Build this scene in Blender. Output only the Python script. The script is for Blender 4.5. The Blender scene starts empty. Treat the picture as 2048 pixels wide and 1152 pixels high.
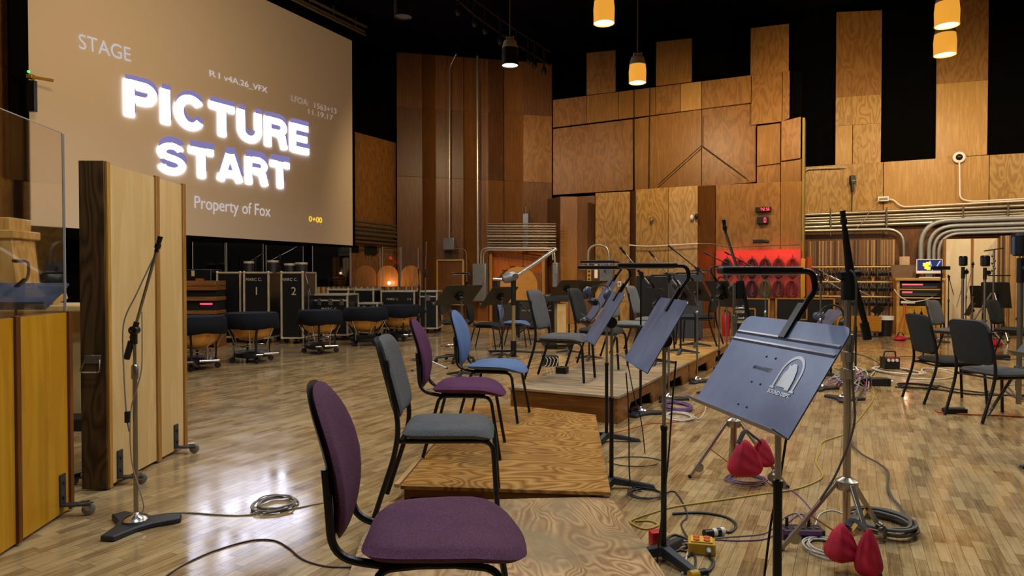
import bpy, math, random
from mathutils import Vector, Matrix, Euler
PI = math.pi
rnd = random.Random(7)
COL = bpy.context.scene.collection
SC = bpy.context.scene

# ---------------------------------------------------------------- camera, world, light, exposure
EYE = 1.30                       # camera height in metres
FPX = 1365.0                     # 24 mm lens on a 36 mm wide frame, in pixels of 2048
PITCH = math.radians(0.965)      # camera looks down this much
cam_d = bpy.data.cameras.new('camera'); cam = bpy.data.objects.new('camera', cam_d); COL.objects.link(cam)
cam_d.lens = 36 * FPX / 2048; cam_d.sensor_width = 36; cam_d.clip_end = 200; cam_d.clip_start = 0.05
cam.location = (0, 0, EYE); cam.rotation_euler = (PI/2 - PITCH, 0, 0)
SC.camera = cam
SC.view_settings.view_transform = 'Standard'
try: SC.view_settings.look = 'None'
except Exception: pass
SC.view_settings.gamma = 1.0
SC.view_settings.use_curve_mapping = False
SC.view_settings.exposure = 0.0

w = bpy.data.worlds.new('world'); SC.world = w; w.use_nodes = True
w.node_tree.nodes['Background'].inputs[0].default_value = (1.0, 0.86, 0.68, 1)
w.node_tree.nodes['Background'].inputs[1].default_value = 0.035

WARM = (1.0, 0.70, 0.37); MILD = (1.0, 0.87, 0.70); COOL = (0.80, 0.89, 1.0); RED = (1.0, 0.03, 0.03)
def spot(name, loc, target, power, color, size=120, blend=0.9, radius=0.13):
    d = bpy.data.lights.new(name, 'SPOT'); d.energy = power; d.color = color
    d.spot_size = math.radians(size); d.spot_blend = blend; d.shadow_soft_size = radius
    o = bpy.data.objects.new(name, d); COL.objects.link(o); o.location = loc
    o.rotation_euler = (Vector(target) - Vector(loc)).to_track_quat('-Z', 'Y').to_euler()
    return o
LAMP_Z = 5.15
# pendant lamps of the stage that hang above the picture: neutral white over the players, warm elsewhere
for x, y, pw, c in [(0.6, 1.0, 150, COOL), (1.9, 3.4, 210, COOL), (-1.3, 2.4, 190, COOL), (4.2, 4.2, 200, MILD), (2.6, 6.6, 210, COOL),
                    (-0.6, 5.2, 190, MILD), (-3.4, 6.6, 150, MILD), (5.8, 7.4, 230, MILD), (0.4, 8.4, 190, MILD),
                    (-4.9, 3.6, 110, MILD), (8.1, 9.2, 230, MILD), (-3.3, 9.2, 90, COOL)]:  # last cool spot is added for a highlight on the music desks
    spot('stage_light', (x, y, LAMP_Z), (x, y, 0), pw, c, 168, .35)
# bare spots added as warm wash on the long wall and on the screen wall
GOLD = (1.0, 0.77, 0.48)
for x, y, tx, ty, tz, pw, c in [(8.6, 13.0, 10.0, 16.6, 2.6, 430, GOLD), (6.2, 14.0, 8.2, 17.4, 4.5, 400, WARM), (11.5, 11.6, 12.6, 15.4, 3.2, 400, GOLD),
                                (3.4, 14.8, 4.6, 18.0, 3.5, 420, WARM), (-2.2, 16.2, -1.8, 20.8, 3.2, 330, WARM), (0.2, 15.8, 0.2, 19.8, 4.0, 200, WARM)]:
    spot('wall_fill', (x, y, LAMP_Z), (tx, ty, tz), pw, c, 130)
spot('drum_fill', (0.3, 13.4, LAMP_Z), (0.2, 17.2, 1.2), 1000, WARM, 55)  # bare spot added to brighten the drum head and its bay
spot('screen_fill', (-3.2, 10.5, 5.6), (-6.8, 13.2, 4.6), 380, (1.0, 0.70, 0.40), 140)
spot('screen_fill', (-4.6, 7.4, 5.6), (-8.4, 10.5, 5.0), 230, (1.0, 0.70, 0.40), 140)

# ---------------------------------------------------------------- geometry from the camera's calibration
CF = Vector((0, math.cos(PITCH), -math.sin(PITCH))); CU = Vector((0, math.sin(PITCH), math.cos(PITCH))); CR = Vector((1, 0, 0))
CE = Vector((0, 0, EYE))
def ray(u, v): return CF + CR * ((u - 1024) / FPX) - CU * ((v - 576) / FPX)
def fl(u, v, z=0.0):
    d = ray(u, v); return CE + d * ((z - EYE) / d.z)
def at(u, v, Y):
    d = ray(u, v); return CE + d * (Y / d.y)
def zat(v, Y): return at(1024, v, Y).z
def onp(u, v, p0, n):
    d = ray(u, v); n = Vector(n); return CE + d * ((Vector(p0) - CE).dot(n) / d.dot(n))

# ---------------------------------------------------------------- mesh helpers
def rotm(rx=0, ry=0, rz=0): return Euler((rx, ry, rz)).to_matrix()
class MB:
    def __init__(s): s.v = []; s.f = []
    def add(s, vs, fs, M=None):
        b = len(s.v)
        s.v += [tuple(M @ Vector(p)) if M is not None else tuple(p) for p in vs]
        s.f += [tuple(b + i for i in q) for q in fs]; return s
    def box(s, c, d, R=None):
        c = Vector(c); vs = []
        for sx in (-.5, .5):
            for sy in (-.5, .5):
                for sz in (-.5, .5):
                    p = Vector((sx * d[0], sy * d[1], sz * d[2]))
                    vs.append(c + (R @ p if R is not None else p))
        return s.add(vs, [(0, 1, 3, 2), (4, 6, 7, 5), (0, 4, 5, 1), (2, 3, 7, 6), (0, 2, 6, 4), (1, 5, 7, 3)])
    def tube(s, pts, r, n=8, closed=False, flat=1.0):
        P = [Vector(p) for p in pts]; k = len(P)
        rs = r if isinstance(r, (list, tuple)) else [r] * k
        up = None; rings = []
        for i in range(k):
            if closed: t = P[(i + 1) % k] - P[i - 1]
            else: t = P[min(i + 1, k - 1)] - P[max(i - 1, 0)]
            if t.length < 1e-9: t = Vector((0, 0, 1))
            t.normalize()
            if up is None:
                a = Vector((0, 0, 1)) if abs(t.z) < .9 else Vector((1, 0, 0))
                up = (a - t * a.dot(t)).normalized()
            else:
                up = up - t * up.dot(t)
                up = up.normalized() if up.length > 1e-6 else t.orthogonal().normalized()
            sd = t.cross(up)
            rings.append([P[i] + (up * math.cos(2 * PI * j / n) * flat + sd * math.sin(2 * PI * j / n)) * rs[i] for j in range(n)])
        vs = [p for q in rings for p in q]; fs = []
        m = k if closed else k - 1
        for i in range(m):
            a = i * n; b = ((i + 1) % k) * n
            for j in range(n): fs.append((a + j, a + (j + 1) % n, b + (j + 1) % n, b + j))
        if not closed:
            fs.append(tuple(range(n - 1, -1, -1))); fs.append(tuple((k - 1) * n + j for j in range(n)))
        return s.add(vs, fs)
    def bar(s, a, b, r, n=8): return s.tube([a, b], r, n)
    def lathe(s, prof, c=(0, 0, 0), n=24, R=None):
        c = Vector(c); vs = []; fs = []; k = len(prof)
        for (r, z) in prof:
            for j in range(n):
                p = Vector((r * math.cos(2 * PI * j / n), r * math.sin(2 * PI * j / n), z))
                vs.append(c + (R @ p if R is not None else p))
        for i in range(k - 1):
            for j in range(n): fs.append((i * n + j, i * n + (j + 1) % n, (i + 1) * n + (j + 1) % n, (i + 1) * n + j))
        fs.append(tuple(range(n - 1, -1, -1))); fs.append(tuple((k - 1) * n + j for j in range(n)))
        return s.add(vs, fs)
    def prism(s, poly, z0, z1, M=None):
        k = len(poly); vs = [(x, y, z0) for x, y in poly] + [(x, y, z1) for x, y in poly]
        fs = [tuple(range(k - 1, -1, -1)), tuple(range(k, 2 * k))] + [(i, (i + 1) % k, k + (i + 1) % k, k + i) for i in range(k)]
        return s.add(vs, fs, M)
    def ell(s, c, d, n=14, m=9, R=None):
        prof = [(max(1e-4, math.sin(PI * i / m)), -math.cos(PI * i / m)) for i in range(m + 1)]
        S = Matrix.Diagonal(Vector(d)); S = R @ S if R is not None else S
        return s.lathe(prof, c, n, S)
    def pad(s, fx, nu=12, nv=24):
        """closed cushion: fx(rho, ang, side) -> point, side +1 top / -1 bottom, rho 0..1"""
        vs = []; fs = []
        for side in (1, -1):
            b = len(vs)
            for i in range(nu + 1):
                for j in range(nv): vs.append(fx(max(i / nu, 1e-3), 2 * PI * j / nv, side))
            for i in range(nu):
                for j in range(nv):
                    q = (b + i * nv + j, b + i * nv + (j + 1) % nv, b + (i + 1) * nv + (j + 1) % nv, b + (i + 1) * nv + j)
                    fs.append(q[::-1] if side > 0 else q)
            q = tuple(b + j for j in range(nv)); fs.append(q if side > 0 else q[::-1])
        b = nu * nv; c = (nu + 1) * nv + nu * nv
        for j in range(nv): fs.append((b + j, c + j, c + (j + 1) % nv, b + (j + 1) % nv))
        return s.add(vs, fs)
    def build(s, name, mat, parent=None, bevel=0, sub=0, ang=38, loc=None):
        me = bpy.data.meshes.new(name); me.from_pydata(s.v, [], s.f); me.validate()
        me.polygons.foreach_set('use_smooth', [True] * len(me.polygons)); me.set_sharp_from_angle(angle=math.radians(ang))
        if mat is not None: me.materials.append(mat)
        o = bpy.data.objects.new(name, me); COL.objects.link(o)
        if parent is not None: o.parent = parent
        if loc is not None: o.location = loc
        if bevel:
            m = o.modifiers.new('bevel', 'BEVEL'); m.width = bevel; m.segments = 2; m.limit_method = 'ANGLE'; m.angle_limit = math.radians(50)
        if sub:
            m = o.modifiers.new('sub', 'SUBSURF'); m.levels = sub; m.render_levels = sub
        return o
def fillet(pts, r, n=6):
    P = [Vector(p) for p in pts]; out = [P[0]]
    for i in range(1, len(P) - 1):
        a, b, c = P[i - 1], P[i], P[i + 1]
        d1 = (a - b); d2 = (c - b); k = min(r, d1.length * .49, d2.length * .49)
        p, q = b + d1.normalized() * k, b + d2.normalized() * k
        for j in range(n + 1):
            t = j / n; out.append(p * (1 - t) ** 2 + b * 2 * t * (1 - t) + q * t * t)
    out.append(P[-1]); return out
def spline(pts, n=8, closed=False):
    P = [Vector(p) for p in pts]; k = len(P); out = []
    for i in range(k if closed else k - 1):
        if closed: a, b, c, d = P[i - 1], P[i], P[(i + 1) % k], P[(i + 2) % k]
        else: a, b, c, d = P[max(i - 1, 0)], P[i], P[i + 1], P[min(i + 2, k - 1)]
        for j in range(n):
            t = j / n
            out.append(.5 * ((2 * b) + (c - a) * t + (2 * a - 5 * b + 4 * c - d) * t * t + (3 * b - a - 3 * c + d) * t ** 3))
    if not closed: out.append(P[-1])
    return out
def tag(o, label=None, cat=None, group=None, kind=None):
    if label: o['label'] = label
    if cat: o['category'] = cat
    if group: o['group'] = group
    if kind: o['kind'] = kind
    return o
def thing(name, label, cat, loc=(0, 0, 0), rz=0, group=None):
    o = bpy.data.objects.new(name, None); COL.objects.link(o); o.empty_display_size = .1
    o.location = loc; o.rotation_euler = (0, 0, rz); return tag(o, label, cat, group)
def dup(root, loc=None, rz=None, label=None, group=None):
    def cp(o, par):
        c = o.copy(); COL.objects.link(c)
        if par is not None: c.parent = par
        for ch in kids.get(o.name, []): cp(ch, c)
        return c
    kids = {}
    for o in root.children_recursive: kids.setdefault(o.parent.name, []).append(o)
    r = cp(root, None)
    if loc is not None: r.location = loc
    if rz is not None: r.rotation_euler = (0, 0, rz)
    return tag(r, label, None, group)
def text(parent, name, s, mat, M, width=None, height=None, extrude=.002, bold=0.0, align='LEFT'):
    cu = bpy.data.curves.new(name, 'FONT'); cu.body = s; cu.extrude = 0; cu.offset = bold; cu.resolution_u = 5; cu.align_x = align
    t = bpy.data.objects.new(name, cu); COL.objects.link(t)
    bpy.context.view_layer.update()
    me = bpy.data.meshes.new_from_object(t.evaluated_get(bpy.context.evaluated_depsgraph_get()))
    bpy.data.objects.remove(t); bpy.data.curves.remove(cu)
    xs = [v.co.x for v in me.vertices]; ys = [v.co.y for v in me.vertices]
    sx = width / (max(xs) - min(xs)) if width else None
    sy = height / (max(ys) - min(ys)) if height else None
    sx = sx or sy; sy = sy or sx
    x0 = min(xs) if align == 'LEFT' else (min(xs) + max(xs)) / 2
    y0 = min(ys)
    for v in me.vertices: v.co = M @ Vector(((v.co.x - x0) * sx, (v.co.y - y0) * sy, extrude))
    me.materials.clear(); me.materials.append(mat)
    o = bpy.data.objects.new(name, me); COL.objects.link(o)
    if parent is not None: o.parent = parent
    return o
def frame_m(o, x, y):
    x = Vector(x).normalized(); y = Vector(y); y = (y - x * x.dot(y)).normalized(); z = x.cross(y)
    return Matrix(((x.x, y.x, z.x, o[0]), (x.y, y.y, z.y, o[1]), (x.z, y.z, z.z, o[2]), (0, 0, 0, 1)))

# ---------------------------------------------------------------- materials
def lin(h):
    h = h.lstrip('#'); r = []
    for i in (0, 2, 4):
        c = int(h[i:i + 2], 16) / 255; r.append(c / 12.92 if c <= .04045 else ((c + .055) / 1.055) ** 2.4)
    return (*r, 1)
MATS = {}
class NT:
    def __init__(s, name):
        s.m = bpy.data.materials.new(name); s.m.use_nodes = True; s.t = s.m.node_tree
        s.b = s.t.nodes['Principled BSDF']; MATS[name] = s.m
    def n(s, typ, **kw):
        x = s.t.nodes.new(typ)
        for k, v in kw.items():
            if k.startswith('_'): setattr(x, k[1:], v)
            else: x.inputs[k.replace('_', ' ')].default_value = v
        return x
    def l(s, a, b): s.t.links.new(a, b)
    def coords(s, scale=(1, 1, 1), rot=(0, 0, 0), rand=False, src='Object'):
        tc = s.n('ShaderNodeTexCoord'); mp = s.n('ShaderNodeMapping'); mp.inputs['Scale'].default_value = scale; mp.inputs['Rotation'].default_value = rot
        s.l(tc.outputs[src], mp.inputs['Vector'])
        if rand:
            oi = s.n('ShaderNodeObjectInfo'); k = s.n('ShaderNodeMath', _operation='MULTIPLY'); k.inputs[1].default_value = 37.0
            s.l(oi.outputs['Random'], k.inputs[0]); s.l(k.outputs[0], mp.inputs['Location'])
        return mp.outputs[0]
    def noise(s, vec, scale, detail=3, rough=.55, dist=0):
        x = s.n('ShaderNodeTexNoise'); x.inputs['Scale'].default_value = scale; x.inputs['Detail'].default_value = detail
        x.inputs['Roughness'].default_value = rough; x.inputs['Distortion'].default_value = dist
        if vec is not None: s.l(vec, x.inputs['Vector'])
        return x.outputs['Fac']
    def ramp(s, fac, stops):
        x = s.n('ShaderNodeValToRGB'); e = x.color_ramp.elements
        while len(e) < len(stops): e.new(.5)
        for q, (p, c) in zip(e, stops): q.position = p; q.color = c
        s.l(fac, x.inputs[0]); return x.outputs[0]
    def mix(s, fac, a, b, mode='MIX'):
        x = s.n('ShaderNodeMix', _data_type='RGBA', _blend_type=mode)
        for i, q in ((0, fac), (6, a), (7, b)):
            if hasattr(q, 'default_value'): s.l(q, x.inputs[i])
            else: x.inputs[i].default_value = q
        return x.outputs[2]
    def math(s, op, a, b=None):
        x = s.n('ShaderNodeMath', _operation=op)
        for i, q in ((0, a), (1, b)):
            if q is None: continue
            if hasattr(q, 'default_value'): s.l(q, x.inputs[i])
            else: x.inputs[i].default_value = q
        return x.outputs[0]
    def bump(s, h, strength=.2, dist=.01):
        x = s.n('ShaderNodeBump'); x.inputs['Strength'].default_value = strength; x.inputs['Distance'].default_value = dist
        s.l(h, x.inputs['Height']); s.l(x.outputs[0], s.b.inputs['Normal'])
    def set(s, **kw):
        for k, v in kw.items():
            q = s.b.inputs[k.replace('_', ' ')]
            if hasattr(v, 'default_value'): s.l(v, q)
            else: q.default_value = v
        return s.m
def plain(name, col, rough=.5, metal=0., var=.12, scale=8., bump=0., spec=.5):
    t = NT(name); c = lin(col) if isinstance(col, str) else col
    if var:
        n = t.noise(t.coords(rand=True), scale, 4)
        d = tuple(x * (1 - var) for x in c[:3]) + (1,); e = tuple(min(1, x * (1 + var)) for x in c[:3]) + (1,)
        t.set(Base_Color=t.ramp(n, [(.3, d), (.7, e)]))
        if bump: t.bump(n, bump)
    else: t.set(Base_Color=c)
    return t.set(Roughness=rough, Metallic=metal, Specular_IOR_Level=spec)
def emit(name, col, strength, base=(0, 0, 0, 1)):
    t = NT(name); return t.set(Base_Color=base, Emission_Color=lin(col), Emission_Strength=strength, Roughness=.6)
def fabric(name, c1, c2):
    t = NT(name); v = t.coords(rand=True)
    a = t.noise(v, 260, 2, .7); b = t.noise(v, 9, 3)
    col = t.mix(b, t.ramp(a, [(.32, lin(c1)), (.68, lin(c2))]), lin(c1)); t.bump(a, .35, .004)
    return t.set(Base_Color=t.mix(.55, t.ramp(a, [(.32, lin(c1)), (.68, lin(c2))]), col), Roughness=.92, Specular_IOR_Level=.2)
def wood(name, c1, c2, axis='Z', scale=3., rough=.38, stretch=14., dark=None, rand=True):
    t = NT(name); sc = {'X': (1, stretch, stretch), 'Y': (stretch, 1, stretch), 'Z': (stretch, stretch, 1)}[axis]
    v = t.coords(sc, rand=rand)
    a = t.noise(v, scale * .55, 6, .62, 1.2); b = t.noise(t.coords(rand=rand), .9, 3)
    f = t.math('ADD', t.math('MULTIPLY', a, .75), t.math('MULTIPLY', b, .25))
    t.bump(a, .06, .004)
    return t.set(Base_Color=t.ramp(f, [(.34, lin(dark or c1)), (.48, lin(c1)), (.64, lin(c2))]), Roughness=rough, Specular_IOR_Level=.35)
def ply(name, c1, c2, axis='Z', freq=9., scale=1.3, rough=.4, stretch=3.2, wear=None, rand=True):
    """rotary-cut plywood: contour lines of a stretched noise"""
    t = NT(name); k = stretch
    sc = {'X': (1, k, k), 'Y': (k, 1, k), 'Z': (k, k, 1)}[axis]
    v = t.coords(sc, rand=rand)
    a = t.noise(v, scale, 2, .5, .3)
    fr = t.math('FRACT', t.math('MULTIPLY', a, freq))
    tri = t.math('MULTIPLY', t.math('ABSOLUTE', t.math('SUBTRACT', fr, .5)), 2.0)
    g = t.noise(t.coords({'X': (1, 30, 30), 'Y': (30, 1, 30), 'Z': (30, 30, 1)}[axis], rand=rand), 3, 4)
    f = t.math('ADD', t.math('MULTIPLY', tri, .6), t.math('MULTIPLY', g, .45))
    col = t.ramp(f, [(.22, lin(c1)), (.75, lin(c2))])
    if wear:
        q = t.noise(t.coords(rand=rand), 2.3, 5, .7, .6)
        col = t.mix(t.ramp(q, [(.42, (0, 0, 0, 1)), (.66, (1, 1, 1, 1))]), col, lin(wear))
    t.bump(f, .05, .003)
    return t.set(Base_Color=col, Roughness=rough, Specular_IOR_Level=.35)

BLACK = plain('black_paint', '#141414', .45, 0, .15)
BLKMET = plain('black_metal', '#17181a', .35, .3, .1)
RUBBER = plain('black_rubber', '#151515', .8)
CHROME = plain('chrome', '#cfcdc7', .22, 1.0, .05)
STEEL = plain('steel', '#a9a7a2', .3, 1.0, .08)
GREYMET = plain('grey_metal', '#7d8082', .42, .6, .1)
CONDUIT = plain('galvanised_conduit', '#b9b2a2', .34, .85, .1, 5)
CONDUIT_D = plain('dull_conduit', '#7c7464', .45, .7, .15, 5)
ALU = plain('aluminium_trim', '#b3a588', .45, .25, .15)
IRON = plain('cast_iron', '#33363a', .5, .35, .15, 14, .1)
PLASTIC = plain('black_plastic', '#111214', .38, 0, .08)
BRASSY = plain('brass_yellow', '#b08626', .4, .35, .1)
REDBAG = plain('red_canvas', '#b31030', .72, 0, .25, 9, .15)
WHITE = plain('white_paint', '#e6e2d8', .45, 0, .05)
VELVET = plain('black_acoustic_cloth', '#040404', .95, 0, .2, 3, 0, .05)
# ================================================================ the stage itself
def floor_mat():
    t = NT('parquet_floor')
    th = math.atan2(.896, .444)
    v = t.coords(rot=(0, 0, -th))
    def brick(off, loc):
        b = t.n('ShaderNodeTexBrick'); b.offset = off; b.offset_frequency = 2; b.squash = 1.25; b.squash_frequency = 3
        b.inputs['Scale'].default_value = 1; b.inputs['Brick Width'].default_value = .25; b.inputs['Row Height'].default_value = .054
        b.inputs['Mortar Size'].default_value = .0009; b.inputs['Mortar Smooth'].default_value = .3; b.inputs['Bias'].default_value = 0
        b.inputs['Color1'].default_value = (0, 0, 0, 1); b.inputs['Color2'].default_value = (1, 1, 1, 1); b.inputs['Mortar'].default_value = (.5, .5, .5, 1)
        t.l(v, b.inputs['Vector']); return b
    b = brick(.41, 0)
    sep = t.n('ShaderNodeSeparateColor'); t.l(b.outputs['Color'], sep.inputs[0])
    gr = t.noise(t.coords((2.2, 46, 1), rot=(0, 0, 0)), 1.0, 2)
    mp = t.n('ShaderNodeMapping'); mp.inputs['Scale'].default_value = (3, 60, 1); t.l(v, mp.inputs['Vector'])
    gr = t.noise(mp.outputs[0], 1.4, 5, .65)
    big = t.noise(t.coords(), .55, 4, .6); mid = t.noise(t.coords(), 3.2, 4, .65, .4)
    f = t.math('ADD', t.math('MULTIPLY', sep.outputs[0], .21), t.math('MULTIPLY', gr, .52))
    f = t.math('ADD', f, t.math('MULTIPLY', mid, .30))
    col = t.ramp(f, [(.30, lin('#56432b')), (.43, lin('#8f744c')), (.58, lin('#b59b6c')), (.80, lin('#cfb98c'))])
    col = t.mix(t.ramp(big, [(.4, (0, 0, 0, 1)), (.7, (.5, .5, .5, 1))]), col, lin('#9a8a6e'))
    col = t.mix(b.outputs['Fac'], col, lin('#3a2814'))
    h = t.math('ADD', t.math('MULTIPLY', sep.outputs[0], .5), t.math('MULTIPLY', b.outputs['Fac'], -.8))
    h = t.math('ADD', h, t.math('MULTIPLY', gr, .25))
    t.bump(h, .09, .004)
    return t.set(Base_Color=col, Roughness=t.ramp(mid, [(.3, (.075, .075, .075, 1)), (.75, (.21, .21, .21, 1))]), Specular_IOR_Level=.5)
FLOOR = floor_mat()
def struct(name, mb, mat, **k): return tag(mb.build(name, mat, **k), kind='structure')

LP0 = Vector((10.16, 16.57)); LD = Vector((-.9, .435)).normalized(); LN = Vector((-LD.y, LD.x))
if LN.y > 0: LN = -LN
def wl(u, off=0.):
    k = (u - 1024) / FPX; q = LP0 + LN * off
    t = (k * q.y - q.x) / (LD.x - k * LD.y); return q + LD * t
def wp(u, v, off):
    q = wl(u, off); return Vector((q.x, q.y, at(u, v, q.y).z))
SD = Vector((.444, .896, 0)).normalized(); SN = Vector((SD.y, -SD.x, 0))        # direction of the screen wall, and its normal into the room
S_P0 = at(705, 300, 18.6); W_P0 = S_P0 - SN * .75
def sp(u, v): return onp(u, v, S_P0, SN)
def lw(u, v, off=0.): return onp(u, v, W_P0 + SN * off, SN)

mb = MB(); mb.box((4, 10, -.05), (40, 40, .1)); struct('floor', mb, FLOOR)
CEIL_Z = 8.25
mb = MB(); mb.box((4, 10, CEIL_Z + .1), (40, 40, .2)); struct('ceiling', mb, plain('black_ceiling', '#0b0b0e', .9, 0, .3, 1.2, 0, .05))
corner = lw(790, 400)
a = wl(2300, 0); b = LP0 + LD * 20
mb = MB(); mb.prism([(a.x, a.y), (b.x, b.y), (b.x - LN.x * .3, b.y - LN.y * .3), (a.x - LN.x * .3, a.y - LN.y * .3)], 0, CEIL_Z); struct('wall_back', mb, VELVET)
p = W_P0 - SD * 22; q = W_P0 + SD * 6
mb = MB(); mb.prism([(p.x, p.y), (p.x - SN.x * .3, p.y - SN.y * .3), (q.x - SN.x * .3, q.y - SN.y * .3), (q.x, q.y)], 0, CEIL_Z); struct('wall_left', mb, VELVET)

PLY_D = [wood('ply_dark_a', '#57351a', '#6b4522', 'Z', 3, .42), wood('ply_dark_b', '#482c17', '#5b391e', 'Z', 3, .42), wood('ply_dark_c', '#64401c', '#794d22', 'Z', 3, .42)]
PLY_M = [ply('ply_mid_a', '#7d5526', '#936834', 'Z', 7, 1.1, .42), wood('ply_mid_b', '#835a27', '#996e35', 'Z', 3, .42), ply('ply_mid_c', '#734d25', '#8a5f30', 'Z', 7, 1.2, .42)]
PLY_L = [ply('ply_light_a', '#8f6a34', '#b08a4c', 'Z', 9, 1.1, .42), ply('ply_light_b', '#9b7b4b', '#bb9763', 'Z', 8, 1.2, .42), wood('ply_light_c', '#a87e40', '#be9654', 'Z', 3, .42)]
BOARD_E = wood('board_edge', '#7d6a2b', '#98843e', 'Z', 3, .5)
TN = [0]
def panel(u0, u1, vt0, vt1, vb0, vb1, off0, off1, mat, th=.06):
    a, b = wl(u0, off0), wl(u1, off1)
    za, zb = at(u0, vt0, a.y).z, at(u1, vt1, b.y).z
    la = 0 if vb0 is None else at(u0, vb0, a.y).z; lb = 0 if vb1 is None else at(u1, vb1, b.y).z
    n = Vector((b.x - a.x, b.y - a.y)); n = Vector((-n.y, n.x)).normalized() * th
    if n.dot(LN) > 0: n = -n
    g = Vector((b.x - a.x, b.y - a.y)).normalized() * .006; a = a + g; b = b - g
    vs = [(a.x, a.y, la), (b.x, b.y, lb), (b.x, b.y, zb), (a.x, a.y, za)]
    vs += [(x + n.x, y + n.y, z) for x, y, z in vs]
    TN[0] += 1
    return struct('trim_%d' % TN[0], MB().add(vs, [(0, 1, 2, 3), (7, 6, 5, 4), (0, 4, 5, 1), (1, 5, 6, 2), (2, 6, 7, 3), (3, 7, 4, 0)]), mat, bevel=.006)
D, M_, L_ = PLY_D, PLY_M, PLY_L
# right section: plywood columns between black cloth, over a plywood dado
panel(1668, 1760, 24, 20, 195, 188, .1, .1, M_[0]); panel(1668, 1760, 195, 188, 252, 246, .1, .1, L_[0])
panel(1668, 1703, 252, 250, 331, 329, .1, .1, L_[2]); panel(1703, 1760, 250, 246, 329, 326, .1, .1, L_[0])
panel(1868, 1972, -60, -66, 168, 160, .1, .1, M_[0]); panel(1868, 1972, 168, 160, 318, 309, .1, .1, L_[2])
panel(2110, 2200, -60, -66, 300, 294, .1, .1, M_[0])
panel(1605, 1765, 334, 324, 432, 428, .14, .14, L_[0]); panel(1765, 1976, 324, 310, 428, 420, .14, .14, L_[2]); panel(1976, 2220, 310, 296, 420, 408, .14, .14, L_[0])
panel(1605, 2220, 432, 408, None, None, .1, .1, D[2])
# middle section, built out from the wall
panel(1172, 1230, 106, 100, 190, 183, 1.25, 1.25, M_[0]); panel(1310, 1382, 84, 76, 172, 163, 1.25, 1.25, M_[1])
panel(1498, 1575, 56, 47, 152, 142, 1.25, 1.25, M_[0])
for a, b, m in [(1105, 1172, M_[2]), (1172, 1236, M_[1]), (1236, 1310, M_[1]), (1310, 1359, M_[0]), (1359, 1401, L_[2]), (1401, 1500, M_[0])]:
    ta, tb = 200 - (a - 1105) * .1266, 200 - (b - 1105) * .1266
    panel(a, b, ta, tb, ta + 55, tb + 55, 1.25, 1.25, m)
panel(1500, 1562, 150, 143, 250, 243, 1.25, 1.25, M_[0]); panel(1562, 1577, 143, 141, 243, 236, 1.25, 1.25, M_[0])
panel(1105, 1266, 258, 238, 390, 380, 1.15, 1.15, M_[2]); panel(1268, 1298, 238, 233, 382, 378, 1.2, 1.2, M_[1])
panel(1298, 1402, 233, 219, 385, 374, 1.15, 1.15, M_[1]); panel(1402, 1511, 219, 206, 374, 364, 1.15, 1.15, M_[2])
panel(1512, 1560, 252, 246, 332, 326, 1.3, 1.3, M_[1]); panel(1560, 1600, 243, 233, 322, 316, 1.42, 1.42, M_[0])
panel(1512, 1560, 332, 326, 370, 366, 1.25, 1.25, M_[0]); panel(1560, 1603, 322, 316, 366, 362, 1.35, 1.35, M_[1])
panel(1577, 1602, 140, 140, 236, 233, 1.0, 1.0, VELVET)
panel(1090, 1120, 399, 393, None, None, 1.2, 1.65, D[1]); panel(1120, 1155, 393, 393, None, None, 1.65, 1.72, M_[1]); panel(1155, 1190, 393, 391, None, None, 1.72, 1.5, D[2])
panel(1190, 1259, 386, 383, None, None, 1.95, 2.0, L_[0]); panel(1259, 1271, 383, 381, None, None, 1.9, 2.15, D[1])
panel(1271, 1336, 379, 375, None, None, 2.15, 2.15, L_[0]); panel(1336, 1395, 375, 371, None, None, 2.15, 2.15, L_[1])
panel(1395, 1430, 372, 370, None, None, 2.1, 1.6, D[2]); panel(1430, 1560, 370, 364, None, None, 1.6, 1.6, M_[0]); panel(1560, 1603, 364, 362, None, None, 1.6, 1.6, M_[1])
panel(1602, 1608, 235, 235, None, None, 1.64, 1.64, BOARD_E, .5)
# folded plywood columns left of the gong recess
zz = [(794, 1.9), (846, 1.5), (872, 1.85), (928, 1.45), (955, 1.75), (977, 1.7), (1008, 1.3), (1046, 1.6), (1104, 1.2)]
tm = [(D[0], D[1]), (D[2], D[2]), (D[0], D[1]), (D[2], D[2]), (D[0], D[0]), (D[1], D[1]), (D[2], D[2]), (D[0], M_[2])]
for (u0, o0), (u1, o1), (ma, mc) in zip(zz, zz[1:], tm):
    t0, t1 = 104 + (u0 - 794) * .075, 104 + (u1 - 794) * .075
    panel(u0, u1, t0, t1, 214 + (u0 - 794) * .06, 214 + (u1 - 794) * .06, o0, o1, ma)
    panel(u0, u1, 214 + (u0 - 794) * .06, 214 + (u1 - 794) * .06, 352 + (u0 - 794) * .045, 352 + (u1 - 794) * .045, o0, o1, mc)
    panel(u0, u1, 352 + (u0 - 794) * .045, 352 + (u1 - 794) * .045, None, None, o0, o1, ma if mc is not ma else D[2])
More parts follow.
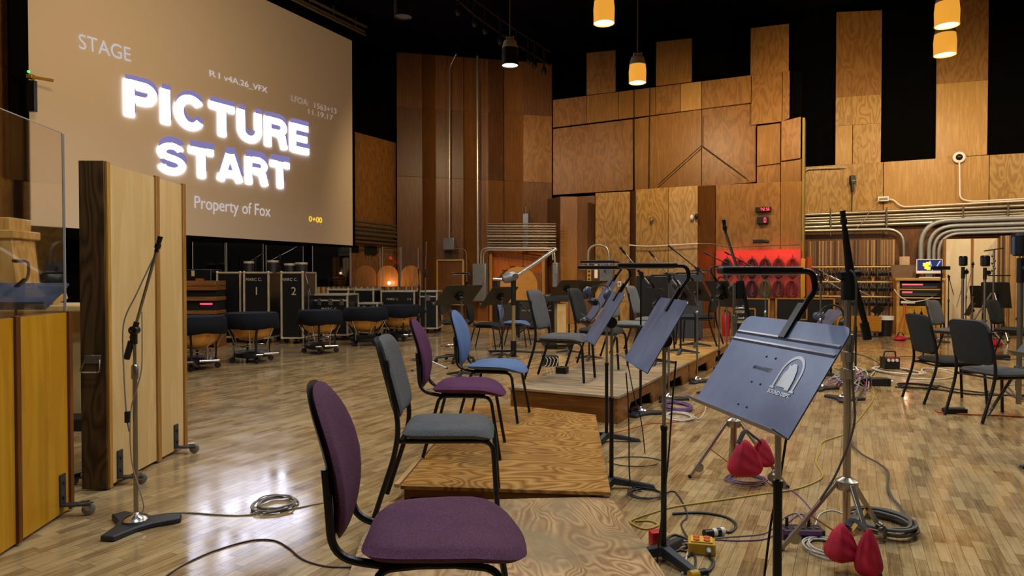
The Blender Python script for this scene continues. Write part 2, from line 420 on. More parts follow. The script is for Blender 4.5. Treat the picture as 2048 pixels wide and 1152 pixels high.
# plywood of the screen wall: right of the screen, and the dark strip at the picture's left edge
def lpanel(u0, u1, vt0, vt1, vb, off, mat, th=.06):
    a, b = lw(u0, vt0, off), lw(u1, vt1, off); TN[0] += 1
    za = 0 if vb is None else lw(u0, vb, off).z; zb = 0 if vb is None else lw(u1, vb, off).z
    vs = [(a.x, a.y, za), (b.x, b.y, zb), (b.x, b.y, b.z), (a.x, a.y, a.z)]
    n = SN * th; vs += [(x - n.x, y - n.y, z) for x, y, z in vs]
    struct('trim_%d' % TN[0], MB().add(vs, [(0, 1, 2, 3), (7, 6, 5, 4), (0, 4, 5, 1), (1, 5, 6, 2), (2, 6, 7, 3), (3, 7, 4, 0)]), mat)
lpanel(700, 792, 261, 286, None, .12, M_[2]); lpanel(-260, 36, -330, -150, None, .12, M_[2])
# bay behind the big drum: a framed recess of reddish plywood
BAY = wood('bay_wood', '#8a4a18', '#a96123', 'Z', 3, .35)
panel(978, 1090, 497, 497, None, None, 1.74, 1.5, BAY, .04)
for a, b in ((978, 984), (1083, 1090)): panel(a, b, 497, 497, None, None, 1.86, 1.86, M_[1], .05)
panel(1055, 1083, 545, 545, None, None, 1.8, 1.8, D[2], .04)
# ================================================================ risers
DECK_A = ply('deck_worn', '#946842', '#c4a476', 'Y', 26, 1.5, .36, 2.4, wear='#94805f')
DECK_B = ply('deck_figured', '#83561f', '#b98c4a', 'X', 24, 1.2, .33, 2.0)
DECK_C = ply('deck_grey', '#76604a', '#b39c78', 'X', 5, .9, .5, 6, wear='#8f8672')
SKIRT = wood('riser_skirt', '#704417', '#8d5c22', 'X', 3, .42)
SKIRT2 = ply('riser_skirt_ply', '#6e4419', '#946227', 'X', 8, 1.2, .45)
def poly_deck(quad, z, th, mat, parent, name='deck'):
    return MB().prism(quad, z - th, z).build(name, mat, parent, bevel=.003)
# near riser
A = Vector((.551, 3.79)); e = Vector((-.0794, .997)).normalized(); wv = Vector((-e.y, e.x))
r = thing('riser_platform', 'low worn plywood platform under the nearest purple chair', 'platform', (A.x, A.y, 0), math.atan2(e.y, e.x) - PI/2, 'low plywood platforms')
poly_deck([(0, 0), (-1.30, 0), (-1.30, -2.5), (0, -2.5)], .074, .02, DECK_A, r)
for x in (-1.27, -.65): MB().box((x, -1.25, .027), (.04, 2.44, .054)).build('joist', SKIRT, r)
MB().box((-.66, -.02, .027), (1.18, .035, .052)).build('end_board', SKIRT, r)
# middle riser
B0 = Vector((-.637, 3.872)); e2 = Vector((.0967, .995)).normalized(); rz2 = math.atan2(e2.y, e2.x) - PI/2
r = thing('riser_platform', 'low plywood platform with bold swirling grain under the second purple chair and the blue chair', 'platform', (B0.x, B0.y, 0), rz2, 'low plywood platforms')
poly_deck([(0, 0), (1.19, 0), (1.16, 2.12), (.66, 2.38), (-.02, 2.52)], .108, .022, DECK_B, r)
MB().box((.55, .022, .064), (1.04, .03, .043)).build('end_board', SKIRT, r)
for x in (.03, .62): MB().box((x, 1.1, .043), (.04, 2.1, .086)).build('joist', SKIRT, r)
MB().box((-.035, 1.2, .09), (.03, 2.3, .02)).build('edge_strip', wood('pale_strip', '#b08c58', '#cbaa76', 'Y'), r)
# tall risers
C0 = Vector((.927, 5.981)); e3 = Vector((.461, .887)).normalized(); rz3 = math.atan2(e3.y, e3.x) - PI/2
def arch(L, h, z0, zt):
    # side skirt outline (along length): feet with rounded openings between
    pts = [(0, 0), (.30, 0), (.32, .06), (.38, .13), (L * .5 - .32, .13), (L * .5 - .26, .06), (L * .5 - .24, 0),
           (L * .5 + .24, 0), (L * .5 + .26, .06), (L * .5 + .32, .13), (L - .38, .13), (L - .32, .06), (L - .30, 0), (L, 0), (L, zt), (0, zt)]
    return pts
for k, lab in enumerate(['tall plywood platform with brown skirt, its front corner beside the low platform', 'tall plywood platform farther back, behind the first tall one']):
    p0 = C0 + e3 * (2.74 * k)
    r = thing('riser_platform', lab, 'platform', (p0.x, p0.y, 0), rz3, 'tall plywood platforms')
    MB().prism([(.015, -.015), (-1.075, -.015), (-1.075, 2.715), (.015, 2.715)], .226, .25).build('deck', DECK_C if k == 0 else ply('deck_yellow', '#8b6a3c', '#bd9a5c', 'X', 6, .9, .45, 5), r, bevel=.003)
    Mx = Matrix(((0, 0, 1, 0), (1, 0, 0, 0), (0, 1, 0, 0), (0, 0, 0, 1)))
    for xx in (0, -1.04): MB().prism(arch(2.70, 0, 0, .226), xx - .02, xx, Mx).build('side_skirt', SKIRT2, r)
    for yy in (.0, 2.68): MB().box((-.53, yy + .01, .113), (1.02, .02, .226)).build('end_skirt', SKIRT, r)

# ================================================================ chairs
F_PUR = fabric('purple_fabric', '#3f2436', '#70475f'); F_PUR2 = fabric('plum_fabric', '#43203f', '#6c3f63')
F_GREY = fabric('charcoal_fabric', '#404143', '#77787a'); F_DGREY = fabric('dark_grey_fabric', '#232526', '#3c3f41')
F_BLUE = fabric('blue_fabric', '#4a628d', '#6d86b2'); F_BLK = fabric('black_fabric', '#151618', '#2a2c2f'); F_LGREY = fabric('mid_grey_fabric', '#54585b', '#83888b')
F_SLATE = fabric('slate_fabric', '#43464a', '#6d7175'); F_NAVY = fabric('navy_fabric', '#1f2733', '#384254')
def sgn(a, p): return math.copysign(abs(a) ** p, a)
def oval_chair(name, label, fab, loc, rz, group=None, hb=.43, legs_out=.05):
    t = thing(name, label, 'chair', (loc[0], loc[1], loc[2] + .004), rz, group)
    def seat(rho, a, side):
        k_ = .42 if math.cos(a) < 0 else .62; c, s = sgn(math.cos(a), k_), sgn(math.sin(a), k_)
        x = .015 + .245 * rho * c; wd = .252 if x > -.02 else .252 - (-.02 - x) * .10
        y = wd * rho * s * (1 - .25 * max(0, (x - .12) / .14) ** 2)
        e = math.sqrt(max(0, 1 - min(1, rho) ** 8))
        z = .43 - .045 * max(0, (x - .07) / .19) ** 2 + (side * (.024 * e) + (.012 * (1 - rho * rho) if side > 0 else 0)) + .022 * (abs(y) / .245) ** 2
        return (x, y, z)
    MB().pad(seat, 12, 36).build('seat', fab, t)
    MB().box((-.02, 0, .403), (.30, .30, .008)).build('seat_pan', BLACK, t, bevel=.003)
    def back(rho, a, side, grow=1., off=0.):
        y = .178 * grow * rho * sgn(math.cos(a), .8); q = sgn(math.sin(a), .78) * rho * grow
        if q < 0: y *= 1 - .22 * (-q)
        e = math.sqrt(max(0, 1 - min(1, rho) ** 7)); h = .235
        z = .665 + h * q
        x = -.318 - .030 * q - .022 * q * q + .02 * (abs(y) / .19) ** 2 + side * .019 * e + .014 * math.cos((q + .3) * 2) + off
        return (x, y, z)
    MB().pad(lambda r_, a, s: back(r_, a, s), 10, 32).build('backrest', fab, t)
    MB().pad(lambda r_, a, s: back(r_, a, s * .5, 1.02, -.017), 8, 32).build('back_shell', PLASTIC, t)
    for s in (-1, 1):
        MB().tube(fillet([(-.320, s * .168, .68), (-.311, s * .168, .57), (-.303, s * .160, .43), (-.17, s * .15, .395), (.1, s * .15, .395)], .10), .0125, 8).build('back_post', BLKMET, t)
        MB().tube(fillet([(.05, s * .16, .397), (.17, s * .185, .395), (.235, s * (.19 + legs_out), 0)], .05), .0115, 8).build('leg', BLKMET, t)
        MB().tube(fillet([(-.02, s * .15, .397), (-.17, s * .175, .395), (-.275, s * (.18 + legs_out * .6), 0)], .04), .0115, 8).build('leg', BLKMET, t)
    return t
def square_chair(name, label, fab, loc, rz, group=None, h=.91):
    t = thing(name, label, 'chair', (loc[0], loc[1], loc[2] + .004), rz, group)
    def rr(rho, a, n): return rho * sgn(math.cos(a), n), rho * sgn(math.sin(a), n)
    def seat(rho, a, side):
        c, s = rr(rho, a, .32); x = .005 + .235 * c; y = .235 * s
        e = max(0, 1 - min(1, rho) ** 10) ** .5
        return (x, y, .428 - .03 * max(0, (x - .12) / .12) ** 2 + side * .027 * e + (.006 * (1 - rho * rho) if side > 0 else 0))
    MB().pad(seat, 12, 40).build('seat', fab, t)
    def back(rho, a, side, d=0.):
        c, s = rr(rho, a, .36); y = .215 * c; z = .705 + .205 * s
        e = max(0, 1 - min(1, rho) ** 9) ** .5
        x = -.255 - (z - .5) * .26 + .04 * (abs(y) / .215) ** 2 + side * .026 * e + d
        return (x, y, z)
    MB().pad(back, 10, 40).build('backrest', fab, t)
    MB().pad(lambda r_, a, s: back(r_ * .96, a, s * .35, -.022), 6, 40).build('back_panel', F_DGREY, t)
    for s in (-1, 1):
        MB().tube(fillet([(-.365, s * .205, 0), (-.255, s * .21, .33), (-.235, s * .212, .47), (-.30, s * .205, .80)], .10), .0135, 8).build('leg', BLKMET, t)
        MB().tube(fillet([(-.24, s * .19, .392), (.235, s * .19, .392), (.262, s * .205, 0)], .06), .0135, 8).build('leg', BLKMET, t)
    MB().bar((-.235, -.2, .392), (-.235, .2, .392), .009).build('crossbar', BLKMET, t)
    return t
Z1, Z2, Z3 = .074, .108, .25; ZF = .004
oval_chair('orchestra_chair', 'nearest chair, purple fabric with tall oval back, on the worn platform', F_PUR, (-.215, 2.095, Z1), math.radians(3))
square_chair('orchestra_chair', 'charcoal grey square-backed chair between the two purple chairs', F_GREY, (-.335, 3.62, Z1), math.radians(1))
oval_chair('orchestra_chair', 'purple oval-backed chair behind the charcoal chair, on the swirly plywood platform', F_PUR2, (-.30, 4.66, Z2), math.radians(-3))
oval_chair('orchestra_chair', 'large blue oval-backed chair on the far end of the swirly plywood platform', F_BLUE, (-.13, 5.78, Z2), math.radians(-13))
oval_chair('orchestra_chair', 'small black oval-backed chair on the floor behind the large blue chair', F_BLK, (-.455, 12.2, 0), math.radians(-14))
oval_chair('orchestra_chair', 'small distant blue chair beside the percussion table', F_BLUE, (.08, 12.7, 0), math.radians(-12))
RC = lambda s_, p_: (C0 + e3 * s_ + Vector((-e3.y, e3.x)) * p_)
gp = 'grey chairs along the tall platform'
rows = [(.70, .80, -22, F_GREY, 'grey square-backed chair nearest on the tall platform, above its front edge'), (1.78, .80, -24, F_DGREY, 'dark grey chair second along the tall platform, behind the first grey one'),
        (2.95, .80, -26, F_LGREY, 'pale grey chair third along the tall platform, half hidden by music stands'), (3.95, .80, -27, F_LGREY, 'pale grey chair fourth along the tall platform, half hidden by music stands'),
        (4.95, .40, 150, F_NAVY, 'dark navy chair at the back end of the tall platforms')]
for s_, p_, ra, fb, lb in rows:
    q = RC(s_, p_); square_chair('orchestra_chair', lb, fb, (q.x, q.y, Z3), math.radians(ra), gp)
gr = 'grey chairs at the right of the floor'
square_chair('orchestra_chair', 'nearest of the grey chairs at the right, front chair of the pair', F_SLATE, (4.46, 6.25, 0), math.radians(10), gr)
square_chair('orchestra_chair', 'dark grey chair just behind the nearest chair at the right', F_DGREY, (4.54, 7.08, 0), math.radians(-2), gr)
square_chair('orchestra_chair', 'slate grey chair facing forward in front of the pale gobo panels', F_SLATE, (7.12, 11.0, 0), math.radians(-58), gr)
square_chair('orchestra_chair', 'dark grey chair by the right edge of the picture near the large microphone', F_DGREY, (8.25, 11.2, 0), math.radians(-58), gr)
# swivel chair
t = thing('drafting_chair', 'low black swivel chair with foot ring behind the large blue chair', 'chair', (-.86, 10.4, 0), math.radians(-20))
MB().pad(lambda r_, a, s: (.2 * r_ * sgn(math.cos(a), .7), .22 * r_ * sgn(math.sin(a), .7), .62 + s * .03 * math.sqrt(max(0, 1 - r_ ** 6))), 8, 24).build('seat', plain('black_vinyl', '#1b1c1e', .35), t)
MB().pad(lambda r_, a, s: (-.22 + s * .03 * math.sqrt(max(0, 1 - r_ ** 6)) + .05 * (r_ * math.cos(a)) ** 2, .2 * r_ * sgn(math.cos(a), .6), .86 + .15 * r_ * sgn(math.sin(a), .6)), 8, 24).build('backrest', MATS['black_vinyl'], t)
MB().tube(fillet([(0, 0, .58), (-.25, 0, .56), (-.27, 0, .8)], .1), .016).build('back_bar', BLKMET, t)
MB().bar((0, 0, .1), (0, 0, .6), .025).build('column', BLKMET, t)
MB().tube([(.22 * math.cos(i * PI / 12), .22 * math.sin(i * PI / 12), .24) for i in range(24)], .011, 8, True).build('foot_ring', CHROME, t)
for i in range(5):
    a = 2 * PI * i / 5; l_ = MB().bar((0, 0, .1), (.3 * math.cos(a), .3 * math.sin(a), .07), .02).build('leg', PLASTIC, t)
    MB().ell((.3 * math.cos(a), .3 * math.sin(a), .03), (.03, .03, .03)).build('caster', RUBBER, l_)

# ================================================================ music stands
DESK = NT('cool_gloss_desk')  # blue in the base colour imitates cool light glossing the desks
_n = DESK.noise(DESK.coords(rand=True), 5, 6, .7); _s = DESK.noise(DESK.coords((60, 60, 2), rand=True), 3, 3)
DESK = DESK.set(Base_Color=DESK.ramp(_n, [(.3, lin('#4a5672')), (.7, lin('#67748f'))]), Roughness=DESK.ramp(_n, [(.3, (.31,) * 3 + (1,)), (.7, (.37,) * 3 + (1,))]), Metallic=.4)
DESKB = plain('black_desk', '#17170f', .6, .1, .15)
INK = plain('white_ink', '#dfe3e8', .6, 0, .05)
def music_stand(name, label, loc, rz, hz=1.05, W=.554, Hh=.346, tilt=33, desk=None, lamp=True, ridges=False, logo=False, sleeve=.56, group=None, legs=True, lampkw=None, base_rz=0):
    desk = desk or DESK
    t = thing(name, label, 'music stand', loc, rz, group); ti = math.radians(tilt)
    c = Vector((0, 0, hz)); up = Vector((-math.sin(ti), 0, math.cos(ti))); nn = Vector((math.cos(ti), 0, math.sin(ti)))
    M = Matrix(((0, up.x, nn.x, c.x), (1, up.y, nn.y, c.y), (0, up.z, nn.z, c.z), (0, 0, 0, 1)))
    w, h, rr = W / 2, Hh / 2, .035
    pl = [(-w, -h), (w, -h), (w, h - rr)] + [(w - rr + rr * math.cos(a), h - rr + rr * math.sin(a)) for a in (.4, .8, 1.2)] + [(w - rr, h), (-w + rr, h)] + [(-w + rr - rr * math.sin(a), h - rr + rr * math.cos(a)) for a in (.4, .8, 1.2)] + [(-w, h - rr)]
    m = MB().prism(pl, -.002, .002, M)
    if ridges:
        for q in (.185, .265):
            y = h - Hh * q; m.add([(-w + .005, y - .007, .002), (w - .005, y - .007, .002), (w - .005, y, .0055), (-w + .005, y, .0055), (w - .005, y + .007, .002), (-w + .005, y + .007, .002)],
                                  [(0, 1, 2, 3), (3, 2, 4, 5), (0, 3, 5), (1, 4, 2)], M)
        for yy in (.04, -.05, -.13):
            for xx in (-.025, .025): m.ell(M @ Vector((xx, yy, .002)), (.004, .004, .004), 8, 5)
    d = m.build('desk', desk, t)
    MB().box(M @ Vector((0, -h, .028)), (.056, W, .003), rotm(0, ti - PI/2 + PI/2 - 0, 0) if False else Matrix((nn, (0, 1, 0), up)).transposed()).build('lip', desk, d)
    MB().box(M @ Vector((0, .0, -.018)), (.03, .10, .10), Matrix((nn, (0, 1, 0), up)).transposed()).build('tilt_bracket', BLKMET, t, bevel=.006)
    MB().lathe([(.0, -.04), (.034, -.04), (.04, -.02), (.04, .02), (.034, .04), (0, .04)], M @ Vector((0, -.01, -.05)), 18, rotm(PI/2, 0, 0)).build('tilt_knob', PLASTIC, t)
    px_ = -.045
    MB().bar((px_, 0, sleeve - .02), (px_, 0, hz - .02), .0095, 12).build('pole', STEEL, t)
    MB().lathe([(.0135, .05), (.0135, sleeve - .02), (.0165, sleeve - .02), (.0165, sleeve), (.011, sleeve + .004)], (px_, 0, 0), 14).build('sleeve', BLKMET, t)
    if legs:
        for i in range(3):
            a = base_rz + 2 * PI * i / 3; R = rotm(0, 0, a)
            MB().add([R @ Vector(q) + Vector((px_, 0, 0)) for q in [(.0, -.025, .03), (.0, .025, .03), (.0, .02, .072), (.0, -.02, .072), (.27, -.022, 0), (.27, .022, 0), (.26, .015, .02), (.26, -.015, .02)]],
                     [(0, 4, 5, 1), (1, 5, 6, 2), (2, 6, 7, 3), (3, 7, 4, 0), (4, 7, 6, 5), (0, 1, 2, 3)]).build('leg', IRON, t)
    if lamp:
        k = dict(y=0, rise=.10, back=.07, reach=.27, w=.034); k.update(lampkw or {}); y0 = k['y']
        b0 = M @ Vector((y0, h - .055, .006)); b1 = M @ Vector((y0, h + .05, .006))
        R = Matrix((nn, (0, 1, 0), up)).transposed()
        MB().box((b0 + b1) / 2, (.007, .034, .125), R).build('lamp_bracket', BLKMET, t, bevel=.002)
        p0 = M @ Vector((y0, h - .0, -.006)); p1 = p0 + up * .06; top = p0.z + .115 + k['rise'] * .4
        path = fillet([p0, p1 + up * .02, (p1.x - k['back'] * .5, y0, top - .055), (p1.x - k['back'] * .35, y0, top), (p1.x + .07, y0, top)], .07, 8)
        MB().tube(path, .0095, 10).build('lamp_neck', BLKMET, t)
        x0 = p1.x + .02; x1 = x0 + k['reach']
        hd = MB().box(((x0 + x1) / 2, y0, top + .002), (x1 - x0, k['w'], .022)).build('lamp_head', plain('lamp_bronze', '#241e19', .4, .4) if 'lamp_bronze' not in MATS else MATS['lamp_bronze'], t, bevel=.006)
        MB().box(((x0 + x1) / 2, y0, top - .011), (x1 - x0 - .03, k['w'] * .7, .004)).build('light_strip', WHITE, hd)
    if logo:
        o = M @ Vector((.07, -.085, .0035)); Ml = M @ Matrix.Translation((.135, -.012, .0034))
        arc = [(.043 * math.cos(a), .02 + .05 * math.sin(a)) for a in [i * PI / 16 for i in range(17)]]
        out = [(.052, -.035)] + [(.052 * math.cos(a), .012 + .062 * math.sin(a)) for a in [i * PI / 16 for i in range(17)]] + [(-.052, -.035)]
        inn = [(-.044, -.035)] + [(.044 * math.cos(a), .012 + .052 * math.sin(a)) for a in [PI - i * PI / 16 for i in range(17)]] + [(.044, -.035)]
        out = [(q, w_) for q, w_ in out]
        vs = [Vector((x, y, 0)) for x, y in out] + [Vector((x, y, 0)) for x, y in inn[::-1]]
        n_ = len(out); fs = [(i, i + 1, n_ + i + 1, n_ + i) for i in range(n_ - 1)]
        em = MB().add(vs, fs, Ml)
        for x in (-.048, .048): em.box(Ml @ Vector((x, -.036, 0)), (.0008, .02, .006), Matrix((nn, (0, 1, 0), up)).transposed())
        em.prism([(-.030, -.03), (.012, -.03), (.012, -.036), (.032, -.036), (.030, .0), (.022, .03), (.010, .046), (-.004, .048), (-.012, .040), (-.022, .040), (-.020, .026), (-.028, .012)], 0, .0008, Ml)
        em.build('emblem', INK, d)
        text(d, 'emblem_lettering', 'SOUND DEPT.', INK, Ml @ Matrix.Translation((-.055, -.056, 0)), .11, .013, .0008, .03)
        text(d, 'stamped_lettering', 'MANHASSET', plain('stamped_grey', '#262c38', .5, .2), M @ Matrix.Translation((-.06, -.008, .0026)), .10, .013, .0006, .01)
    return t
stand_g = 'blue-grey music stands along the low platforms'
music_stand('music_stand', 'large near music stand with white emblem and lamp, right of the purple chair', (.765, 2.06, 0), math.radians(189.9), 1.02, base_rz=PI, ridges=True, logo=True, sleeve=.68, lampkw=dict(w=.05, reach=.26), tilt=33)
music_stand('music_stand', 'plain blue-grey music stand with lamp, beside the charcoal chair', (.648, 3.10, 0), math.radians(180), 1.047, tilt=30, sleeve=.62, group=stand_g, base_rz=0)
music_stand('music_stand', 'narrow edge-on music stand third from the front, beside the second purple chair', (.565, 4.17, 0), math.radians(179), 1.055, tilt=31, sleeve=.56, group=stand_g, base_rz=PI)
music_stand('music_stand', 'edge-on music stand with headphones hung on it, fourth from the front', (.70, 5.36, 0), math.radians(179), 1.115, tilt=31, sleeve=.62, group=stand_g, base_rz=PI)
dk = 'dark music stands at the back'
def bstand(u, v, Y, rz, lab, W=.52, Hh=.33, tilt=28, lamp=False, desk=None, base=0., grp=dk, sleeve=.5, z0=0.):
    q = at(u, v, Y); return music_stand('music_stand', lab, (q.x, q.y, z0), math.radians(rz), q.z - z0, W, Hh, tilt, desk or DESKB, lamp, group=grp, sleeve=sleeve, base_rz=base)
bstand(916, 590, 8.9, 112, 'black music stand with lamp seen from behind, left of the big drum', lamp=True, lampkw=None) if False else None
music_stand('music_stand', 'black music stand with lamp seen from behind, left of the big drum', (at(918, 590, 8.9).x, 8.9, 0), math.radians(138), at(918, 590, 8.9).z, .66, .36, 44, DESKB, True, group=dk, sleeve=.55)
bstand(1000, 592, 11.0, 138, 'black music stand in front of the big drum', .62, .40, 42)
bstand(1134, 576, 11.5, 138, 'black music stand with shiny top edge, behind the grey chairs', .62, .36, 42)
bstand(1174, 580, 10.7, 135, 'black music stand overlapping its neighbour behind the grey chairs', .5, .33, 30)
bstand(1318, 604, 8.2, 12, 'dark music stand seen from its back edge, left of the dark road case', .5, .36, 22, True, z0=Z3)
bstand(1396, 582, 10.2, 15, 'dark music stand with lamp over it, at the back of the tall platform', .5, .34, 30, True, z0=Z3)
bstand(1446, 588, 7.4, 14, 'dark music stand with headphones hung on it, before the red cable board', .5, .33, 30, True)
bstand(1368, 590, 9.3, 8, 'dark music stand on the tall platform with its lamp behind the others', .5, .33, 30, True, z0=Z3)
bstand(1655, 640, 8.7, 175, 'blue-grey music stand draped with headphones, left of the tall black boom', .5, .34, 40, False, DESK, grp=stand_g)
bstand(1968, 594, 14.9, 20, 'black music stand by the slatted gobo at the right', .6, .5, 12)
bstand(1992, 590, 14.4, 30, 'black music stand standing in front of the others by the slatted gobo', .55, .55, 10)
bstand(1940, 618, 14.3, 160, 'small black music stand in front of the pale gobo', .4, .3, 25)
bstand(2112, 680, 4.6, 178, 'grey music stand cut by the right edge of the picture', .5, .34, 40, False, plain('grey_desk', '#4b5252', .5, .2), grp=stand_g)
music_stand('music_stand', 'blue-grey music stand behind the clear panel at the left edge', (at(22, 592, 4.5).x, 4.5, 0), math.radians(-82), at(10, 592, 4.5).z, .58, .38, 64, DESK, True, group=stand_g, lampkw=dict(y=-.03, rise=.1, reach=.12))

# ================================================================ headphones
def headphones(name, label, loc, R=None, s=1., group=None, cup=None, detail=True):
    t = thing(name, label, 'headphones', loc, 0, group)
    if R is not None: t.rotation_euler = R
    t.scale = (s, s, s)
    MB().tube([(0, .085 * math.cos(a), .09 * math.sin(a)) for a in [PI * i / 14 for i in range(15)]], .008, 8, flat=.5).build('headband', PLASTIC, t)
    for k in (-1, 1):
        c = MB().lathe([(0, -.02), (.03, -.02), (.042, -.005), (.042, .012), (.03, .02), (0, .02)], (0, k * .085, -.03), 16, rotm(PI/2, 0, 0)).build('ear_cup', cup or PLASTIC, t)
        MB().bar((0, k * .085, .03), (0, k * .087, -.01), .006).build('yoke', STEEL, c)
    return t
HPB = plain('blue_grey_plastic', '#434d63', .4, .2)
q = at(1198, 583, 5.15); headphones('headphones', 'blue-grey headphones hung over the fourth music stand', (q.x, q.y, q.z), (math.radians(15), math.radians(60), math.radians(70)), 1.0, None, HPB)
q = at(1183, 622, 5.1); headphones('headphones', 'black headphones resting on the lip of the fourth music stand', (q.x, q.y, q.z), (math.radians(80), 0.5, .4), 1.0)
q = at(1640, 628, 8.4); headphones('headphones', 'pale blue headphones draped on the stand left of the tall black boom', (q.x, q.y, q.z), (0, math.radians(30), math.radians(-10)), 1.1, None, HPB)
q = at(1664, 632, 8.3); headphones('headphones', 'black headphones on the stand left of the tall black boom', (q.x, q.y, q.z), (.3, 0, 1.2), 1.5)
q = at(1450, 572, 7.2); headphones('headphones', 'black headphones hung on the dark stand before the red cable board', (q.x, q.y, q.z), (0, -.5, .3), 1.2)
# ================================================================ gobos and the left edge of the stage
BIRCH = wood('birch_panel', '#c6a56c', '#d5b680', 'Z', 1.6, .42, 7); BIRCH2 = wood('birch_edge', '#a8782a', '#bf8f3c', 'Z', 3, .42)
OAKD = ply('dark_oak_end', '#3a2712', '#5d4122', 'Z', 12, .9, .45, 5); BATT = wood('batten', '#8e6128', '#a5783a', 'Z', 3, .4)
YEL = wood('yellow_panel', '#b07c10', '#c39020', 'Z', 1.3, .34, 8); BROWNB = wood('brown_batten', '#5c3110', '#7a4518', 'Z', 3, .36)
def caster(parent, c, r=.032, yaw=0.):
    c = Vector(c); R = rotm(0, 0, yaw); x = R @ Vector((1, 0, 0)); y = R @ Vector((0, 1, 0))
    f = MB()
    for s in (-1, 1): f.add([c + y * (s * .016) + x * a + Vector((0, 0, b)) for a, b in ((-.02, r * 1.1), (.02, r * 1.1), (.03, -.006), (.012, -.006))] + [c + y * (s * .02) + x * a + Vector((0, 0, b)) for a, b in ((-.02, r * 1.1), (.02, r * 1.1), (.03, -.006), (.012, -.006))], [(0, 1, 2, 3), (7, 6, 5, 4), (0, 4, 5, 1), (1, 5, 6, 2), (2, 6, 7, 3), (3, 7, 4, 0)])
    f.box(c + Vector((0, 0, r * 1.15)), (.05, .045, .006), R)
    k = f.build('caster', STEEL, parent)
    MB().lathe([(.008, -.012), (r * .8, -.012), (r, -.008), (r, .008), (r * .8, .012), (.008, .012)], c + x * .02, 18, R @ rotm(PI/2, 0, 0)).build('wheel', plain('grey_wheel', '#77726a', .6) if 'grey_wheel' not in MATS else MATS['grey_wheel'], k)
    return k
def gobo_bracket(t, y, sx, z0=.07):
    b = MB(); b.box((sx * .006, y, z0 + .06), (.008, .055, .17)); b.box((sx * .075, y, z0 - .022), (.15, .055, .008))
    for dz in (.02, .1): b.lathe([(0, -.006), (.011, -.006), (.011, .006), (0, .006)], (sx * .014, y, z0 + dz), 8, rotm(0, PI/2, 0))
    k = b.build('caster_bracket', IRON, t); caster(k, (sx * .115, y, .035), .033, .3)
# tall birch gobo: origin at the near bottom corner of its right face, length along +y
t = thing('gobo', 'tall pale birch gobo panel on casters, left of the timpani', 'gobo', (-2.455, 4.13, 0), math.radians(1))
HT = 1.985
MB().box((-.075, .52, HT / 2 + .012), (.13, 1.03, HT - .03)).build('core', BIRCH2, t)
MB().box((-.075, -.008, HT / 2 + .012), (.15, .016, HT)).build('end_board', OAKD, t, bevel=.002)
for a, b in ((.035, .585), (.635, .985)): MB().box((-.004, (a + b) / 2, HT / 2 + .012), (.008, b - a, HT - .025)).build('panel', BIRCH, t)
for y, w_, m in ((.016, .034, BIRCH2), (.61, .05, BATT), (1.008, .045, BATT)): MB().box((.003, y, HT / 2 + .012), (.02, w_, HT)).build('batten', m, t, bevel=.003)
h = MB(); h.box((-.075, -.019, .80), (.10, .006, .05)).build('handle_plate', STEEL, t, bevel=.002)
MB().tube(fillet([(-.118, -.026, .80), (-.135, -.05, .725), (-.02, -.05, .725), (-.032, -.026, .80)], .02), .005).build('handle', CHROME, t)
for y in (.12, .86):
    gobo_bracket(t, y, 1)
for y in (.12, .86):
    b = MB(); b.box((-.156, y, .13), (.008, .055, .17)); b.box((-.225, y, .048), (.15, .055, .008)); k = b.build('caster_bracket', IRON, t); caster(k, (-.265, y, .035), .033, 2.6)
# low yellow gobo with a clear sheet on top
sg0 = Vector((-2.452, 3.775, 0)); sd = Vector((.08, -.62, 0)).normalized(); LW = 1.35
t = thing('gobo', 'low yellow wooden gobo with brown battens and a clear acrylic top at the left edge', 'gobo', sg0, math.atan2(sd.y, sd.x) - PI/2 + PI)
# local: +y runs back towards the far corner, so the panel spans y = -LW .. 0, face on +x
MB().box((-.06, -LW / 2, .56), (.10, LW, 1.08)).build('core', BROWNB, t)
for a, b in ((-LW, -1.02), (-.98, -.52), (-.485, -.03)): MB().box((-.004, (a + b) / 2, .56), (.012, b - a, 1.085)).build('panel', YEL, t)
for y in (-1.0, -.503, -.012): MB().box((.002, y, .562), (.028, .036, 1.095)).build('batten', BROWNB, t, bevel=.003)
gobo_bracket(t, -.10, 1, .085); 
b = MB(); b.box((-.16, -.12, .13), (.008, .055, .17)); b.box((-.23, -.12, .048), (.15, .055, .008)); k = b.build('caster_bracket', IRON, t); caster(k, (-.26, -.12, .035), .033, 2.6)
gl = NT('clear_acrylic'); ACR = gl.set(Base_Color=(.97, .97, .95, 1), Roughness=.02, IOR=1.45, Transmission_Weight=1.0, Specular_IOR_Level=.5)
ae = NT('acrylic_edge'); ACE = ae.set(Base_Color=lin('#c9c7c0'), Roughness=.25, Transmission_Weight=.5)
sh = MB().box((-.02, -LW / 2 - .01, 1.105 + .49), (.008, LW - .02, .98)).build('acrylic_sheet', ACR, t)
MB().box((-.02, .002, 1.105 + .49), (.010, .005, .98)).build('sheet_edge', ACE, sh)
MB().box((-.02, -LW / 2 - .01, 2.087), (.010, LW - .02, .004)).build('sheet_edge', ACE, sh)
